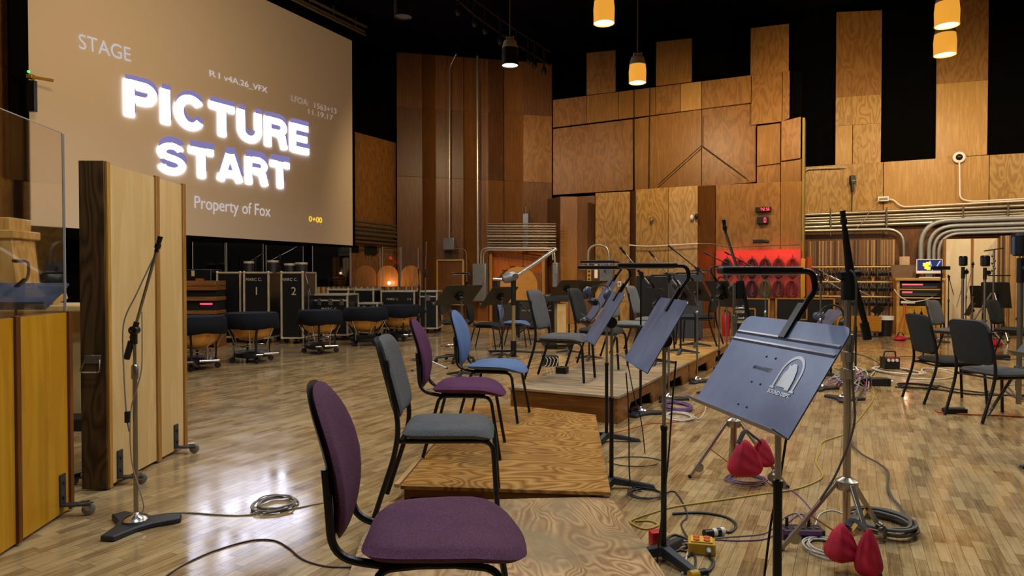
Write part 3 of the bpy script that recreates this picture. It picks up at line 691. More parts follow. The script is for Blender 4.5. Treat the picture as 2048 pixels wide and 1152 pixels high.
# wooden furniture seen behind the clear panel
t = thing('wooden_cabinet', 'tall tapering pine cabinet behind the clear panel at the left edge', 'cabinet', (at(-8, 500, 6.6).x, 6.6, 0), math.radians(8))
PINE = ply('pine', '#a87c3e', '#c59b58', 'Z', 7, 1.2, .4, 4)
MB().prism([(-.36, 0), (.40, 0), (.24, 1.66), (-.36, 1.66)], -.2, .2, Matrix(((1, 0, 0, 0), (0, 0, -1, 0), (0, 1, 0, 0), (0, 0, 0, 1)))).build('body', PINE, t, bevel=.004)
MB().box((-.05, 0, 1.70), (.66, .46, .08)).build('cornice', PINE, t, bevel=.01)
MB().box((-.05, 0, 1.80), (.54, .36, .12)).build('top_box', PINE, t, bevel=.01)
MB().box((.02, -.205, 1.12), (.56, .01, .02)).build('shelf_slot', BLACK, t)
t = thing('wooden_console', 'pale wooden console with a rounded top and arched side between the two gobos', 'console', (at(110, 700, 6.0).x, 6.0, 0), math.radians(6))
MB().prism([(-.40, -.30), (.50, -.30), (.58, -.2), (.58, .2), (.5, .3), (-.4, .3)], 1.0, 1.06).build('top', BIRCH, t, bevel=.015)
MB().prism([(-.38, 0), (.14, 0), (.14, .25), (.20, .48), (.30, .62), (.42, .68), (.42, 0), (.48, 0), (.48, 1.0), (-.38, 1.0)], -.27, -.23, Matrix(((1, 0, 0, 0), (0, 0, -1, 0), (0, 1, 0, 0), (0, 0, 0, 1)))).build('arched_side', BATT, t, bevel=.003)
MB().box((.0, .1, .5), (.9, .3, .98)).build('body', BIRCH, t)
MB().box((0, -.02, .05), (1.0, .62, .1)).build('plinth', BLACK, t)
t = thing('zither', 'small ridged wooden board lying on the pale console', 'instrument', (at(95, 608, 5.9).x, 5.88, 1.06), math.radians(-14))
MB().box((0, 0, .045), (.30, .16, .05), rotm(.35, 0, 0)).build('body', PINE, t, bevel=.004)
for i in range(6): MB().box((-.11 + i * .045, -.012, .073), (.012, .13, .012), rotm(.35, 0, 0)).build('ridge', BATT, t)

# ================================================================ microphone stands
def tri_base(t, r=.21, rot=0., name='base'):
    pl = []
    for i in range(3):
        a = rot + 2 * PI * i / 3
        for da in (-.17, .17): pl.append((r * math.cos(a + da), r * math.sin(a + da)))
        m = a + PI / 3; pl += [(.10 * math.cos(m - .4), .10 * math.sin(m - .4)), (.10 * math.cos(m + .4), .10 * math.sin(m + .4))]
    b = MB().prism(pl, 0, .03).build(name, IRON, t, bevel=.008)
    MB().lathe([(0, .028), (.062, .028), (.064, .04), (.05, .056), (.022, .066), (.012, .075)], (0, 0, 0), 24).build('boss', CHROME, b)
def mic_clip(b, tip, d, mat=PLASTIC):
    d = Vector(d).normalized(); p = Vector(tip)
    MB().tube([p, p + d * .02, p + d * .022, p + d * .045, p + d * .047, p + d * .085], [.010, .010, .015, .015, .011, .013], 10).build('mic_clip', mat, b)
def mic_stand(label, loc, h, az, el, fwd, back, base='tri', rot=0., pole=None, boom=None, r=.0125, sleeve=None, clip=True, cable=None, group=None, weight=True, name='microphone_stand', cw=None, arms=.0075):
    t = thing(name, label, 'microphone stand', loc, 0, group); pole = pole or STEEL; boom = boom or STEEL
    sleeve = sleeve or h * .55
    if base == 'tri': tri_base(t, .215, rot)
    elif base == 'round': MB().lathe([(0, 0), (.13, 0), (.135, .008), (.12, .02), (.03, .03), (.015, .05)], (0, 0, 0), 28).build('base', IRON, t)
    else:
        for i in range(3):
            a = rot + 2 * PI * i / 3; c, s = math.cos(a), math.sin(a)
            l_ = MB().tube([(.02 * c, .02 * s, .13), (.30 * c, .30 * s, .012)], .009, 8).build('leg', pole, t)
            MB().ell((.30 * c, .30 * s, .012), (.016, .016, .012), 8, 6).build('rubber_foot', RUBBER, l_)
        MB().lathe([(.012, .05), (.024, .06), (.026, .16), (.014, .18)], (0, 0, 0), 14).build('collar', PLASTIC, t)
    MB().bar((0, 0, .03), (0, 0, sleeve), r, 12).build('lower_tube', pole, t)
    MB().lathe([(r, sleeve - .03), (r * 1.45, sleeve - .03), (r * 1.5, sleeve - .01), (r * 1.45, sleeve + .035), (r * .9, sleeve + .045)], (0, 0, 0), 14).build('clutch', pole if base == 'tri' else PLASTIC, t)
    MB().bar((0, 0, sleeve), (0, 0, h), r * .72, 12).build('upper_tube', pole, t)
    d = Vector((math.cos(az) * math.cos(el), math.sin(az) * math.cos(el), math.sin(el)))
    pv = MB(); pv.bar((0, 0, h - .06), (0, 0, h + .005), .014, 12); R = rotm(0, 0, az)
    pv.lathe([(0, -.02), (.022, -.02), (.024, 0), (.022, .02), (0, .02)], (0, 0, h + .012), 14, R @ rotm(PI/2, 0, 0)); pv.tube([Vector((0, 0, h + .012)) - d * .045, Vector((0, 0, h + .012)) + d * .045], .014, 10)
    j = pv.build('swivel_joint', PLASTIC, t)
    kp = Vector((0, 0, h + .012)) + R @ Vector((0, -.045, -.005)); MB().tube([Vector((0, 0, h + .012)), kp], .005).build('swivel_knob', PLASTIC, j)
    o = Vector((0, 0, h + .012))
    ba = MB().bar(o - d * back, o + d * fwd, arms, 10).build('boom_arm', boom, t)
    if weight: MB().tube([o - d * (back - .015), o - d * (back + .002), o - d * (back + .004), o - d * (back + .10)], [.009, .009, cw or .016, cw or .016], 12).build('counterweight', PLASTIC, ba)
    if clip: mic_clip(ba, o + d * fwd, d)
    return t, o, d
t, o, d = mic_stand('chrome microphone stand with raised boom in front of the birch gobo', (-1.955, 3.53, 0), 1.01, 0, math.radians(74), .42, .055, rot=math.radians(22), sleeve=.80, r=.0115)
MB().tube(spline([o + d * .42, o + d * .2 + Vector((-.03, -.02, 0)), o + Vector((-.045, -.02, .03)), (-.045, -.02, .80), (-.035, -.02, .60), (-.022, -.02, .5)], 6), .004, 6).build('cable', plain('grey_cable', '#8b867a', .6, 0, .05), t)
MB().tube(spline([o + d * .1 + Vector((.02, -.015, 0)), (.05, -.02, .95), (.045, -.02, .82), (.02, -.02, .72), (-.012, -.02, .60), (-.01, -.02, .35), (.05, -.02, .12), (.03, -.03, .075)], 6), .0035, 6).build('cable', MATS['grey_cable'], t)
MB().box((-.03, -.02, .575), (.022, .022, .06)).build('cable_connector', PLASTIC, t, bevel=.004)
sg = 'triangular-base microphone stands beside the tall platform'
def ms(u, v, tipuv, lowuv, label, base='tri', az=None, Y=None, group=None, sl=.6, **k):
    """stand with its base at floor pixel (u, v); the boom runs from tipuv to lowuv in a vertical plane facing the eye"""
    p = fl(u, v) if Y is None else Vector((at(u, 600, Y).x, Y, 0)); Y = p.y
    T, L = at(*tipuv, Y), at(*lowuv, Y)
    dd = T - L; el = math.atan2(dd.z, abs(dd.x)); az = 0 if dd.x > 0 else PI
    if abs(dd.x) < 1e-6: s = .5
    s = max(.02, min(.98, (p.x - L.x) / dd.x)) if abs(dd.x) > .02 else .4
    piv = L + dd * s
    return mic_stand(label, (p.x, p.y, 0), piv.z - .012, az, el, dd.length * (1 - s) - .08, dd.length * s, base, group=group, sleeve=piv.z * sl, **k)
ms(1281, 828, (1241, 495), (1298, 568), 'microphone stand with silver boom at the front corner of the tall platform', group=sg, pole=BLKMET, weight=False)
ms(1337, 800, (1299, 503), (1354, 572), 'chrome microphone stand with iron base, second along the tall platform', group=sg, weight=False)
ms(1394, 764, (1337, 491), (1412, 552), 'chrome microphone stand with a cable looped on its boom, third along the tall platform', group=sg, boom=BLKMET, weight=False)
ms(1453, 742, (1408, 505), (1470, 535), 'chrome stand with a low black boom at the left end of the red board', group=sg, boom=BLKMET, weight=False)
ms(1530, 748, (1450, 504), (1545, 555), 'microphone stand whose black boom crosses the red board', group=sg, weight=False, boom=BLKMET)
ms(1711, 744, (1740, 430), (1711, 600), 'black microphone stand standing upright behind the cable pile', base='tri', boom=BLKMET, pole=BLKMET, weight=False, clip=False) if False else None
ms(1640, 778, (1611, 537), (1716, 598), 'silver boom stand with green cable looped over it, left of the tall black boom', boom=CHROME, weight=False, group='boom stands over the cable pile')
ms(1688, 800, (1632, 539), (1742, 592), 'silver boom stand with white cone tip behind the tall chrome stand', boom=CHROME, weight=False, group='boom stands over the cable pile')
ms(1711, 745, (1711, 590), (1711.5, 606), 'plain black microphone stand right of the tall chrome stand', pole=BLKMET, boom=BLKMET, weight=False, clip=False, group='boom stands over the cable pile')
ms(851, 742, (853, 472), (850, 575), 'thin silver pole stand left of the black music stands', base='tripod', Y=9.6, weight=False, clip=False)
ms(838, 735, (839, 538), (841, 600), 'thin black microphone stand with a round grey microphone, left of the silver pole', base='round', Y=10.6, weight=False, pole=BLKMET, boom=BLKMET)
# large grey microphone on a tan pole with a long counter-boom
t = thing('microphone_stand', 'tall tan pole with long silver boom and big grey microphone in front of the drum', 'microphone stand', (at(1027, 600, 10.6).x, 10.6, 0))
TAN = plain('tan_pole', '#a98f5c', .35, .5)
z = lambda v: at(1027, v, 10.6).z
MB().bar((0, 0, .06), (0, 0, z(574)), .028, 14).build('pole', TAN, t)
MB().bar((0, 0, z(610)), (0, 0, z(548)), .04, 14).build('sleeve', PLASTIC, t)
bm = MB().tube([at(1037, 549, 10.6) - Vector(t.location), at(1070, 527, 10.6) - Vector(t.location), at(1113, 497, 10.6) - Vector(t.location)], .030, 12).build('boom_arm', plain('pale_alloy', '#c9c5bb', .3, .8), t)
a, b = at(1004, 559, 10.6) - Vector(t.location), at(1036, 550, 10.6) - Vector(t.location); dd = (b - a).normalized()
MB().tube([a, a + dd * .03, a + dd * .12, a + dd * .2, b], [.02, .07, .085, .075, .035], 16).build('microphone', GREYMET, t)
MB().bar(a - Vector((.14, 0, -.005)), a + Vector((.03, 0, 0)), .022, 10).build('microphone_tail', STEEL, t)
MB().lathe([(0, -.03), (.05, -.03), (.05, .03), (0, .03)], (.03, -.05, z(553)), 12, rotm(PI/2, 0, 0)).build('clamp_knob', CHROME, t)
for i in range(3):
    A_ = .35 + 2 * PI * i / 3; l_ = MB().bar((0, 0, .14), (.5 * math.cos(A_), .5 * math.sin(A_), .10), .018).build('leg', BLKMET, t); caster(l_, (.5 * math.cos(A_), .5 * math.sin(A_), .06), .05, .4)
MB().bar((0, 0, .05), (0, 0, .3), .045, 12).build('hub', BLKMET, t)

# ================================================================ rolling tripod stands with sandbags
def crank_stand(label, c, feet, zcol, cols, name='rolling_stand'):
    t = thing(name, label, 'stand', (c[0], c[1], 0))
    MB().lathe([(.012, zcol - .03), (.045, zcol - .03), (.05, zcol - .012), (.05, zcol + .012), (.03, zcol + .022), (.02, zcol + .03)], n=16).build('leg_collar', STEEL, t)
    for k, (fx, fy) in enumerate(feet):
        dx, dy = fx - c[0], fy - c[1]; L = math.hypot(dx, dy); ux, uy = dx / L, dy / L
        R = Matrix.Identity(3)
        top = Vector((ux * .045, uy * .045, zcol)); ft = Vector((dx, dy, .006)); D_ = (ft - top); ln = D_.length; zz_ = D_.normalized(); yy_ = Vector((-uy, ux, 0)); xx_ = yy_.cross(zz_)
        R = Matrix((xx_, yy_, zz_)).transposed()
        l_ = MB().box((top + ft) / 2, (.017, .022, ln), R).build('leg', plain('matte_alloy', '#a59a8c', .35, .85) if 'matte_alloy' not in MATS else MATS['matte_alloy'], t, bevel=.003)
        MB().ell(ft + Vector((0, 0, .004)), (.014, .014, .012), 8, 6).build('rubber_foot', RUBBER, l_)
        m = top.lerp(ft, .48); br = Vector((ux * .02, uy * .02, .085)); dv = (br - m); zz_ = dv.normalized(); xx_ = yy_.cross(zz_)
        MB().box((m + br) / 2, (.006, .020, dv.length), Matrix((xx_, yy_, zz_)).transposed()).build('brace', BRASSY, t)
        cs = top.lerp(ft, .80) + Vector((ux * -.02 + uy * .03, uy * -.02 - ux * .03, 0))
        k_ = MB().bar(top.lerp(ft, .74), cs + Vector((0, 0, .01)), .010).build('caster', CHROME, l_)
        MB().lathe([(0, -.012), (.024, -.012), (.03, -.006), (.03, .006), (.024, .012), (0, .012)], (cs.x, cs.y, max(.031, cs.z - .02)), 16, rotm(PI/2, 0, math.atan2(uy, ux))).build('wheel', STEEL, k_)
    zb = .07
    for (za, zc, rr, m) in cols: MB().bar((0, 0, za), (0, 0, zc), rr, 18).build('column_tube', m, t)
    for (za, zc, rr, m) in cols[1:]: MB().lathe([(rr, za - .035), (rr + .011, za - .035), (rr + .012, za + .01), (rr + .003, za + .014)], n=18).build('locking_sleeve', CHROME, t)
    MB().lathe([(0, .05), (.024, .05), (.026, .12), (.02, .13)], n=14).build('lower_collar', STEEL, t)
    return t
TITAN = plain('bronze_alloy', '#b9ad99', .25, .85)
s1 = (1.565, 3.175)
t = crank_stand('tall chrome rolling stand with black boom and red sandbag, right of the near music stand', s1, [(1.278, 3.22), (1.862, 3.39), (1.565, 2.87)], .335,
            [(.06, .88, .017, TITAN), (.86, .945, .022, CHROME), (.94, 1.03, .019, STEEL), (1.02, 1.27, .013, CHROME)])
def rel(t, u, v, Y): return at(u, v, Y) - Vector(t.location)
Y = 3.175
MB().bar(rel(t, 1696, 600, Y), rel(t, 1696, 545, Y), .03, 12).build('boom_head', PLASTIC, t)
MB().tube([rel(t, 1679, 552, Y), rel(t, 1718, 548, Y)], .02, 12).build('boom_clamp', BLKMET, t)
MB().tube([rel(t, 1689, 455, Y), rel(t, 1700, 545, Y), rel(t, 1733, 655, Y)], [.012, .02, .012], 12).build('boom_arm', BLKMET, t)
MB().tube([rel(t, 1728, 645, Y), rel(t, 1735, 679, Y)], .02, 12).build('counterweight', PLASTIC, t)
mic_clip(t, rel(t, 1689, 458, Y), rel(t, 1686, 430, Y) - rel(t, 1689, 458, Y))
MB().tube(spline([rel(t, 1693, 540, Y) + Vector((0, -.03, 0)), rel(t, 1703, 560, Y) + Vector((0, -.04, 0)), rel(t, 1704, 640, Y) + Vector((0, -.03, 0)), rel(t, 1697, 720, Y) + Vector((0, -.03, 0)), rel(t, 1700, 780, Y) + Vector((0, -.03, 0)), rel(t, 1701, 850, Y) + Vector((0, -.03, 0)), rel(t, 1668, 940, Y) + Vector((0, -.03, 0)), rel(t, 1640, 1000, Y - .03)], 8), .005, 6).build('cable', plain('dark_grey_cable', '#4d4b47', .55, 0, .05), t)
s2 = (1.435, 4.40)
t = crank_stand('rolling tripod stand with red sandbag behind the near music stand', s2, [(1.15, 4.39), (1.69, 4.17), (1.50, 4.68)], .36,
            [(.06, .92, .019, STEEL), (.90, 1.05, .016, CHROME), (1.04, 1.26, .012, CHROME)])
Y = 4.40
MB().bar(rel(t, 1479, 598, Y), rel(t, 1479, 562, Y), .022, 12).build('boom_head', PLASTIC, t)
MB().bar(rel(t, 1450, 462, Y), rel(t, 1484, 566, Y), .010, 10).build('boom_arm', STEEL, t)
MB().tube([rel(t, 1483, 562, Y), rel(t, 1500, 650, Y)], .014, 10).build('counterweight', PLASTIC, t)
mic_clip(t, rel(t, 1451, 466, Y), rel(t, 1446, 430, Y) - rel(t, 1451, 466, Y))
for dz in (620, 640): MB().lathe([(0, -.03), (.02, -.03), (.02, .03), (0, .03)], rel(t, 1478, dz, Y), 12, rotm(0, PI/2, 0)).build('clamp', CHROME, t)
# sandbags hang from the stands, so they are things of their own
def sandbag(label, a, lobes, strap, parentless=True):
    t = thing('sandbag', label, 'sandbag', a, 0, 'red sandbags'); a = Vector(a)
    for (c, d, n_, tw) in lobes:
        def f(rho, ang, side, d=d):
            x = rho * sgn(math.cos(ang), .62); zq = rho * sgn(math.sin(ang), .62)
            k = (1 - zq) / 2; wdt = .30 + .70 * min(1, k * 1.35) ** .8; e = math.sqrt(max(0, 1 - min(1, rho) ** 4))
            pl_ = .16 * math.sin(x * 7.5 + 1) * (1 - k) * e + .05 * math.sin(x * 5 + zq * 9)
            return (x * d[0] * wdt, side * d[1] * e * (.35 + .8 * min(1, k * 1.2)) * (1 + pl_) , zq * d[2] - .012 * abs(x) * (1 - k))
        R = rotm(0, 0, tw); m = MB().pad(f, 14, 44); m.v = [tuple(R @ Vector(p) + Vector(c) - a) for p in m.v]
        m.build('bag_half', REDBAG, t)
    MB().tube(spline([Vector(p) - a for p in strap], 6), .016, 8, flat=.35).build('strap', plain('black_webbing', '#15131a', .8) if 'black_webbing' not in MATS else MATS['black_webbing'], t)
p1 = at(1683, 1084, 2.98); p2 = at(1737, 1104, 2.92); top = at(1708, 1040, 3.05)
sandbag('red sandbag slung on the legs of the tall chrome rolling stand', top, [(p1, (.075, .055, .085), 0, .3), (p2, (.06, .05, .105), 0, -.6)], [p1 + Vector((.02, 0, .07)), top, p2 + Vector((0, 0, .09))])
p1 = at(1490, 916, 4.15); p2 = at(1524, 905, 4.25); top = at(1500, 872, 4.2)
sandbag('red sandbag hanging from the rolling stand behind the near music stand', top, [(p1, (.115, .06, .115), 0, .2), (p2, (.08, .05, .09), 0, -.5)], [p1 + Vector((-.04, 0, .09)), top + Vector((-.03, 0, .03)), top + Vector((.02, 0, .0)), p2 + Vector((0, 0, .06))])

# ================================================================ cables and boxes on the floor
CAB = {'black': plain('black_cable', '#1b1b1c', .5, 0, .05), 'grey': MATS['grey_cable'], 'dark': MATS['dark_grey_cable'], 'yellow': plain('yellow_cable', '#b99a2e', .5, 0, .05),
       'purple': plain('purple_cable', '#6d4f86', .5, 0, .05), 'plum': plain('plum_cable', '#3a2136', .5, 0, .05), 'orange': plain('orange_cable', '#c4522a', .5, 0, .05), 'green': plain('green_cable', '#5f9a6a', .5, 0, .05),
       'white': plain('white_cable', '#c9c4b8', .5, 0, .05), 'lilac': plain('lilac_cable', '#a193b8', .5, 0, .05), 'red': plain('red_cable', '#b2261d', .5, 0, .05)}
def cable(label, px_, col, r=.004, z=None, cat='cable', n=10, group=None, lift=()):
    pts = [fl(u, v, 0) for u, v in px_]; pts = [p + Vector((0, 0, (z or r) + dict(lift).get(i, 0))) for i, p in enumerate(pts)]
    return tag(MB().tube(spline(pts, n), r, 6).build('cable', CAB[col]), label, cat, group)
def coil(label, u, v, rx, ry, turns, col, r=.004, jit=.012, tail=None, group=None, z0=0.):
    c = fl(u, v); pts = []; q = random.Random(u)
    X = fl(u + rx, v).x - c.x; Yr = (fl(u, v - ry).y - fl(u, v + ry).y) / 2
    for k in range(turns * 16):
        a = 2 * PI * k / 16; T = k / 16; f = 1 - .22 * abs(math.sin(T * 1.7))
        pts.append(c + Vector((X * f * math.cos(a) + q.uniform(-jit, jit) * .4 + .01 * math.sin(T * 3), Yr * f * math.sin(a) + q.uniform(-jit, jit) * .4, z0 + r + r * 1.6 * (T % max(2, turns / 2.))  + .001)))
    if tail: pts += [fl(a_, b_, 0) + Vector((0, 0, r)) for a_, b_ in tail]
    return tag(MB().tube(spline(pts, 3), r, 6).build('cable_coil', CAB[col]), label, 'cable', group)
coil('grey microphone cable coiled on the floor in front of the birch gobo', 551, 1012, 43, 17, 7, 'grey', .004, .02, [(500, 1031), (440, 1031), (380, 1027), (335, 1028), (300, 1033)])
cable('grey cable running from the floor coil towards the near platform', [(560, 1024), (600, 1016), (640, 1008), (700, 1000)], 'grey', .0035)
cable('dark purple cable curving across the floor at the bottom left', [(320, 1162), (370, 1130), (430, 1103), (500, 1083), (545, 1082), (575, 1096), (605, 1120), (650, 1134), (700, 1136), (745, 1134)], 'plum', .004)
cable('yellow cable snaking across the floor from the far stands to the near platform', [(1790, 690), (1765, 720), (1745, 765), (1746, 780), (1746, 800), (1715, 842), (1690, 868), (1646, 885), (1640, 905), (1632, 925), (1644, 948), (1637, 962), (1590, 980), (1520, 990), (1440, 1002), (1350, 1015), (1310, 1026), (1268, 1040), (1262, 1048), (1290, 1060), (1316, 1052), (1300, 1044), (1270, 1044)], 'yellow', .0055)
cable('thick grey cable running down to the black coil at the right', [(2048, 722), (1960, 718), (1850, 716), (1800, 716), (1760, 730), (1740, 752), (1726, 780), (1710, 810), (1702, 850), (1703, 888), (1722, 912), (1757, 932), (1776, 950), (1775, 975), (1783, 1000), (1800, 1020), (1812, 1045)], 'dark', .0075, .019)
coil('thick black cable coiled on the floor beside the tall chrome stand', 1765, 1058, 62, 27, 8, 'dark', .0085, .015)
coil('thin grey cable coiled under the red sandbag of the tall chrome stand', 1655, 1100, 45, 22, 6, 'white', .004, .01)
coil('purple cable coiled under the red sandbag behind the near music stand', 1492, 962, 42, 11, 5, 'purple', .004, .01, [(1545, 972), (1580, 980), (1605, 1000), (1625, 1025), (1632, 1045)])
coil('black cable coiled on the floor beside the second music stand', 1290, 990, 38, 13, 3, 'black', .0045, .02, [(1350, 985), (1375, 1030), (1362, 1050), (1378, 1080), (1400, 1090)])
cable('black power cable looping to the connector by the yellow box', [(1345, 1030), (1400, 1028), (1450, 1036), (1472, 1052), (1462, 1066), (1449, 1066)], 'black', .007)
cable('black cable tangled behind the yellow power box', [(1310, 1100), (1330, 1110), (1370, 1098), (1382, 1085), (1350, 1072), (1335, 1082), (1345, 1098), (1385, 1110), (1390, 1135), (1375, 1152)], 'black', .006)
cable('black cable looped beside the near platform at the bottom', [(1300, 1085), (1325, 1115), (1355, 1122), (1385, 1108), (1372, 1090), (1340, 1098)], 'black', .005)
cable('white cable running past the yellow power box to the bottom edge', [(1400, 1078), (1520, 1075), (1380, 1092), (1372, 1120), (1365, 1150)][2:], 'white', .005)
cable('grey cable running from the platform to the purple stage box', [(1310, 1096), (1370, 1090), (1400, 1082), (1450, 1076), (1520, 1070), (1545, 1058), (1570, 1035), (1592, 1028), (1605, 1040), (1612, 1050)], 'grey', .004)
cable('purple cable running from the platform to the purple stage box', [(1300, 1094), (1340, 1090), (1400, 1080), (1480, 1083), (1535, 1078), (1560, 1060), (1590, 1035), (1605, 1030), (1622, 1048)], 'purple', .004)
cable('grey cable draped between the stage box and the sandbag', [(1630, 1055), (1640, 1030), (1665, 1022), (1690, 1030)], 'white', .004)
coil('purple cable coiled on the floor at the foot of the tall platform', 1355, 816, 30, 10, 6, 'purple', .006, .02)
coil('white cable coiled in front of the purple coil by the tall platform', 1358, 836, 30, 9, 5, 'white', .005, .02, [(1400, 838), (1412, 815), (1400, 800)])
cable('orange cable crossing the floor beyond the second music stand', [(1225, 867), (1262, 858), (1300, 848), (1350, 845), (1400, 826), (1440, 800)], 'orange', .004)
coil('black cable looped on the floor beside the low platform', 1268, 926, 62, 12, 1, 'black', .004, .0)
coil('grey cable coil under the black power box at the right', 1795, 745, 42, 9, 4, 'white', .009, .03, [(1850, 738), (1900, 742), (1912, 752), (1880, 760), (1820, 758)])
cable('pale cable running from the stage box to the coil at the right', [(1738, 758), (1750, 744), (1770, 738), (1790, 738)], 'white', .008)
cable('dark cable lying beyond the cable pile', [(1712, 708), (1735, 715), (1758, 728), (1756, 740), (1745, 752)], 'dark', .007)
coil('black cable coil between the stage box and the pair of chairs', 1835, 775, 40, 6, 4, 'black', .008, .03, [(1900, 778), (1960, 786), (2048, 795)])
cable('black cable running to the right edge under the chairs', [(1790, 775), (1870, 780), (1950, 790), (2060, 792)], 'black', .009)
cable('orange cable passing under the nearest chair at the right', [(1870, 822), (1885, 826), (1940, 830), (2000, 832), (2060, 836)], 'orange', .006)
cable('yellow cable at the right edge of the floor', [(2060, 800), (2040, 804), (2046, 812), (2060, 814)], 'yellow', .005)
q = random.Random(3)
for i, col in enumerate(['green', 'lilac', 'white', 'purple', 'green', 'white', 'lilac', 'grey', 'green', 'purple', 'red', 'white']):
    a = q.uniform(0, 6.3); cx, cy = 1690 + q.uniform(-28, 28), 766 + q.uniform(-8, 10)
    pts = [(cx + 46 * math.cos(a + k * 1.3) * q.uniform(.3, 1), cy + 15 * math.sin(a + k * 1.3) * q.uniform(.4, 1)) for k in range(7)]
    cable('thin %s cable looping through the tangled pile behind the tall chrome stand' % {'lilac': 'lilac', 'white': 'white'}.get(col, col), pts, col, .006, None, 'cable', 8, 'tangled cables behind the tall chrome stand', {1: .10 + .03 * (i % 4), 2: .13, 4: .08, 5: .12}.items())
# hanging cables of the music-stand lamps
def hang(label, pts, col='black', r=.004): return tag(MB().tube(spline([at(*p) for p in pts], 8), r, 6).build('cable', CAB[col]), label, 'cable', 'lamp cables hanging from the music stands')
hang('black lamp cable hanging behind the near music stand', [(1573, 872, 2.1), (1566, 920, 2.1), (1556, 980, 2.1), (1543, 1040, 2.1), (1530, 1140, 2.1), (1510, 1310, 2.1), (1480, 1395, 2.12)])
hang('black lamp cable hanging to the right of the second music stand', [(1352, 722, 3.05), (1345, 800, 3.05), (1338, 900, 3.05), (1328, 1000, 3.06), (1318, 1080, 3.06), (1314, 1134, 3.06)])
hang('black lamp cable hanging to the left of the second music stand', [(1252, 745, 4.1), (1256, 800, 4.1), (1258, 870, 4.1), (1259, 950, 4.1), (1266, 975, 4.1), (1285, 984, 4.1)])
hang('thin black cable swaying between the two edge-on music stands', [(1250, 700, 5.0), (1258, 740, 5.0), (1268, 790, 5.0), (1282, 840, 5.0), (1290, 907, 5.0)])

def box_thing(name, label, cat, c, size, rz, mat, parts=(), bevel=.006, group=None):
    t = thing(name, label, cat, (c[0], c[1], c[2] if len(c) > 2 else 0), rz, group)
    MB().box((0, 0, size[2] / 2), size).build('body', mat, t, bevel=bevel)
    for (nm, cc, ss, m) in parts: MB().box(cc, ss).build(nm, m, t, bevel=.003)
    return t
p = fl(1409, 1112); t = box_thing('power_box', 'yellow power box with orange sockets on the floor', 'power box', (p.x, p.y + .05), (.125, .095, .055), math.radians(-14), plain('yellow_plastic', '#d0a01e', .4, 0, .1))
MB().box((0, 0, .058), (.10, .075, .008)).build('socket_plate', plain('pale_yellow', '#dcb63c', .4), t, bevel=.002)
for sx in (-.024, .024):
    for sy in (-.018, .018): MB().lathe([(0, .061), (.016, .061), (.015, .067), (.008, .068), (0, .066)], (sx, sy, 0), 12).build('socket', plain('orange_socket', '#d2591a', .45) if 'orange_socket' not in MATS else MATS['orange_socket'], t)
MB().tube([(.03, -.047, .03), (.03, -.075, .03), (.032, -.085, .026)], [.014, .014, .010], 10).build('inlet', GREYMET, t)
def plug(label, u, v, du, dv, cols, L=.13, r=.022):
    p = fl(u, v, r); q_ = fl(u + du, v + dv, r); d_ = (q_ - p).normalized(); t = thing('cable_plug', label, 'plug', (p.x, p.y, 0)); o_ = Vector((0, 0, r)); n_ = len(cols)
    for i, m in enumerate(cols): MB().tube([o_ + d_ * (L * i / n_), o_ + d_ * (L * (i + 1) / n_ - .002)], r * (1 if i % 2 == 0 else .93), 14).build('plug_body' if i == 0 else 'band', m, t)
plug('black cable connector with white bands lying above the yellow box', 1409, 1068, 40, -6, [PLASTIC, PLASTIC, WHITE, PLASTIC, WHITE], .115, .021)
plug('black and yellow cable connector below the yellow box at the bottom edge', 1380, 1152, 30, -6, [MATS['yellow_plastic'], PLASTIC], .085, .022)
cable('black cable joining the yellow box to the connector below it', [(1420, 1118), (1427, 1128), (1420, 1142), (1404, 1150)], 'black', .008)
p = fl(1612, 1082); t = box_thing('stage_box', 'purple stage box with plugged cables beside the tall chrome stand', 'stage box', (p.x, p.y + .05), (.20, .09, .05), math.radians(-3), BLACK)
MB().box((-.01, -.046, .038), (.185, .004, .02)).build('purple_edge', plain('purple_plastic', '#6b4185', .5), t); MB().box((-.103, .0, .03), (.006, .09, .05)).build('purple_end', MATS['purple_plastic'], t)
for i in range(5):
    MB().lathe([(0, .05), (.009, .05), (.009, .055), (0, .055)], (-.075 + i * .036, -.015, 0), 10).build('socket', STEEL, t)
for i in (0, 3): MB().bar((-.07 + i * .036, .01, .05), (-.07 + i * .036, .01, .095), .008).build('connector', PLASTIC, t)
p = fl(1302, 1095); box_thing('junction_box', 'small red box behind the sleeve of the second music stand', 'box', (p.x + .03, p.y + .03), (.06, .05, .07), .2, plain('red_plastic', '#c01f26', .4))
p = fl(1789, 744); t = box_thing('power_box', 'black carry-handle power distribution box on the grey coil', 'power box', (p.x, p.y + .12, .03), (.20, .16, .16), -.06, BLACK)
MB().tube(fillet([(-.08, 0, .16), (-.07, 0, .24), (.07, 0, .24), (.08, 0, .16)], .02), .011).build('handle', plain('dark_red', '#5a1414', .5), t)
for i in range(3): MB().lathe([(0, -.01), (.02, -.01), (.02, .01), (0, .01)], (-.055 + i * .055, -.085, .125), 12, rotm(PI/2, 0, 0)).build('socket', WHITE, t)
MB().box((.0, -.081, .15), (.17, .004, .02)).build('red_strip', plain('red_strip', '#a02020', .5), t)
p = fl(1747, 772); t = box_thing('stage_box', 'long black stage box with a row of sockets behind the tall chrome stand', 'stage box', (p.x, p.y + .05), (.40, .12, .09), -.12, BLACK)
for i in range(8): MB().box((-.17 + i * .048, -.02, .092), (.026, .03, .006)).build('socket', STEEL, t)
MB().tube([(.2, 0, .05), (.24, 0, .05)], .018).build('cable_gland', WHITE, t)
p = fl(1916, 829); t = box_thing('pedal_box', 'small black pedal box under the nearest chair at the right', 'box', (p.x + .0, p.y + .05), (.20, .08, .05), -.05, BLACK)
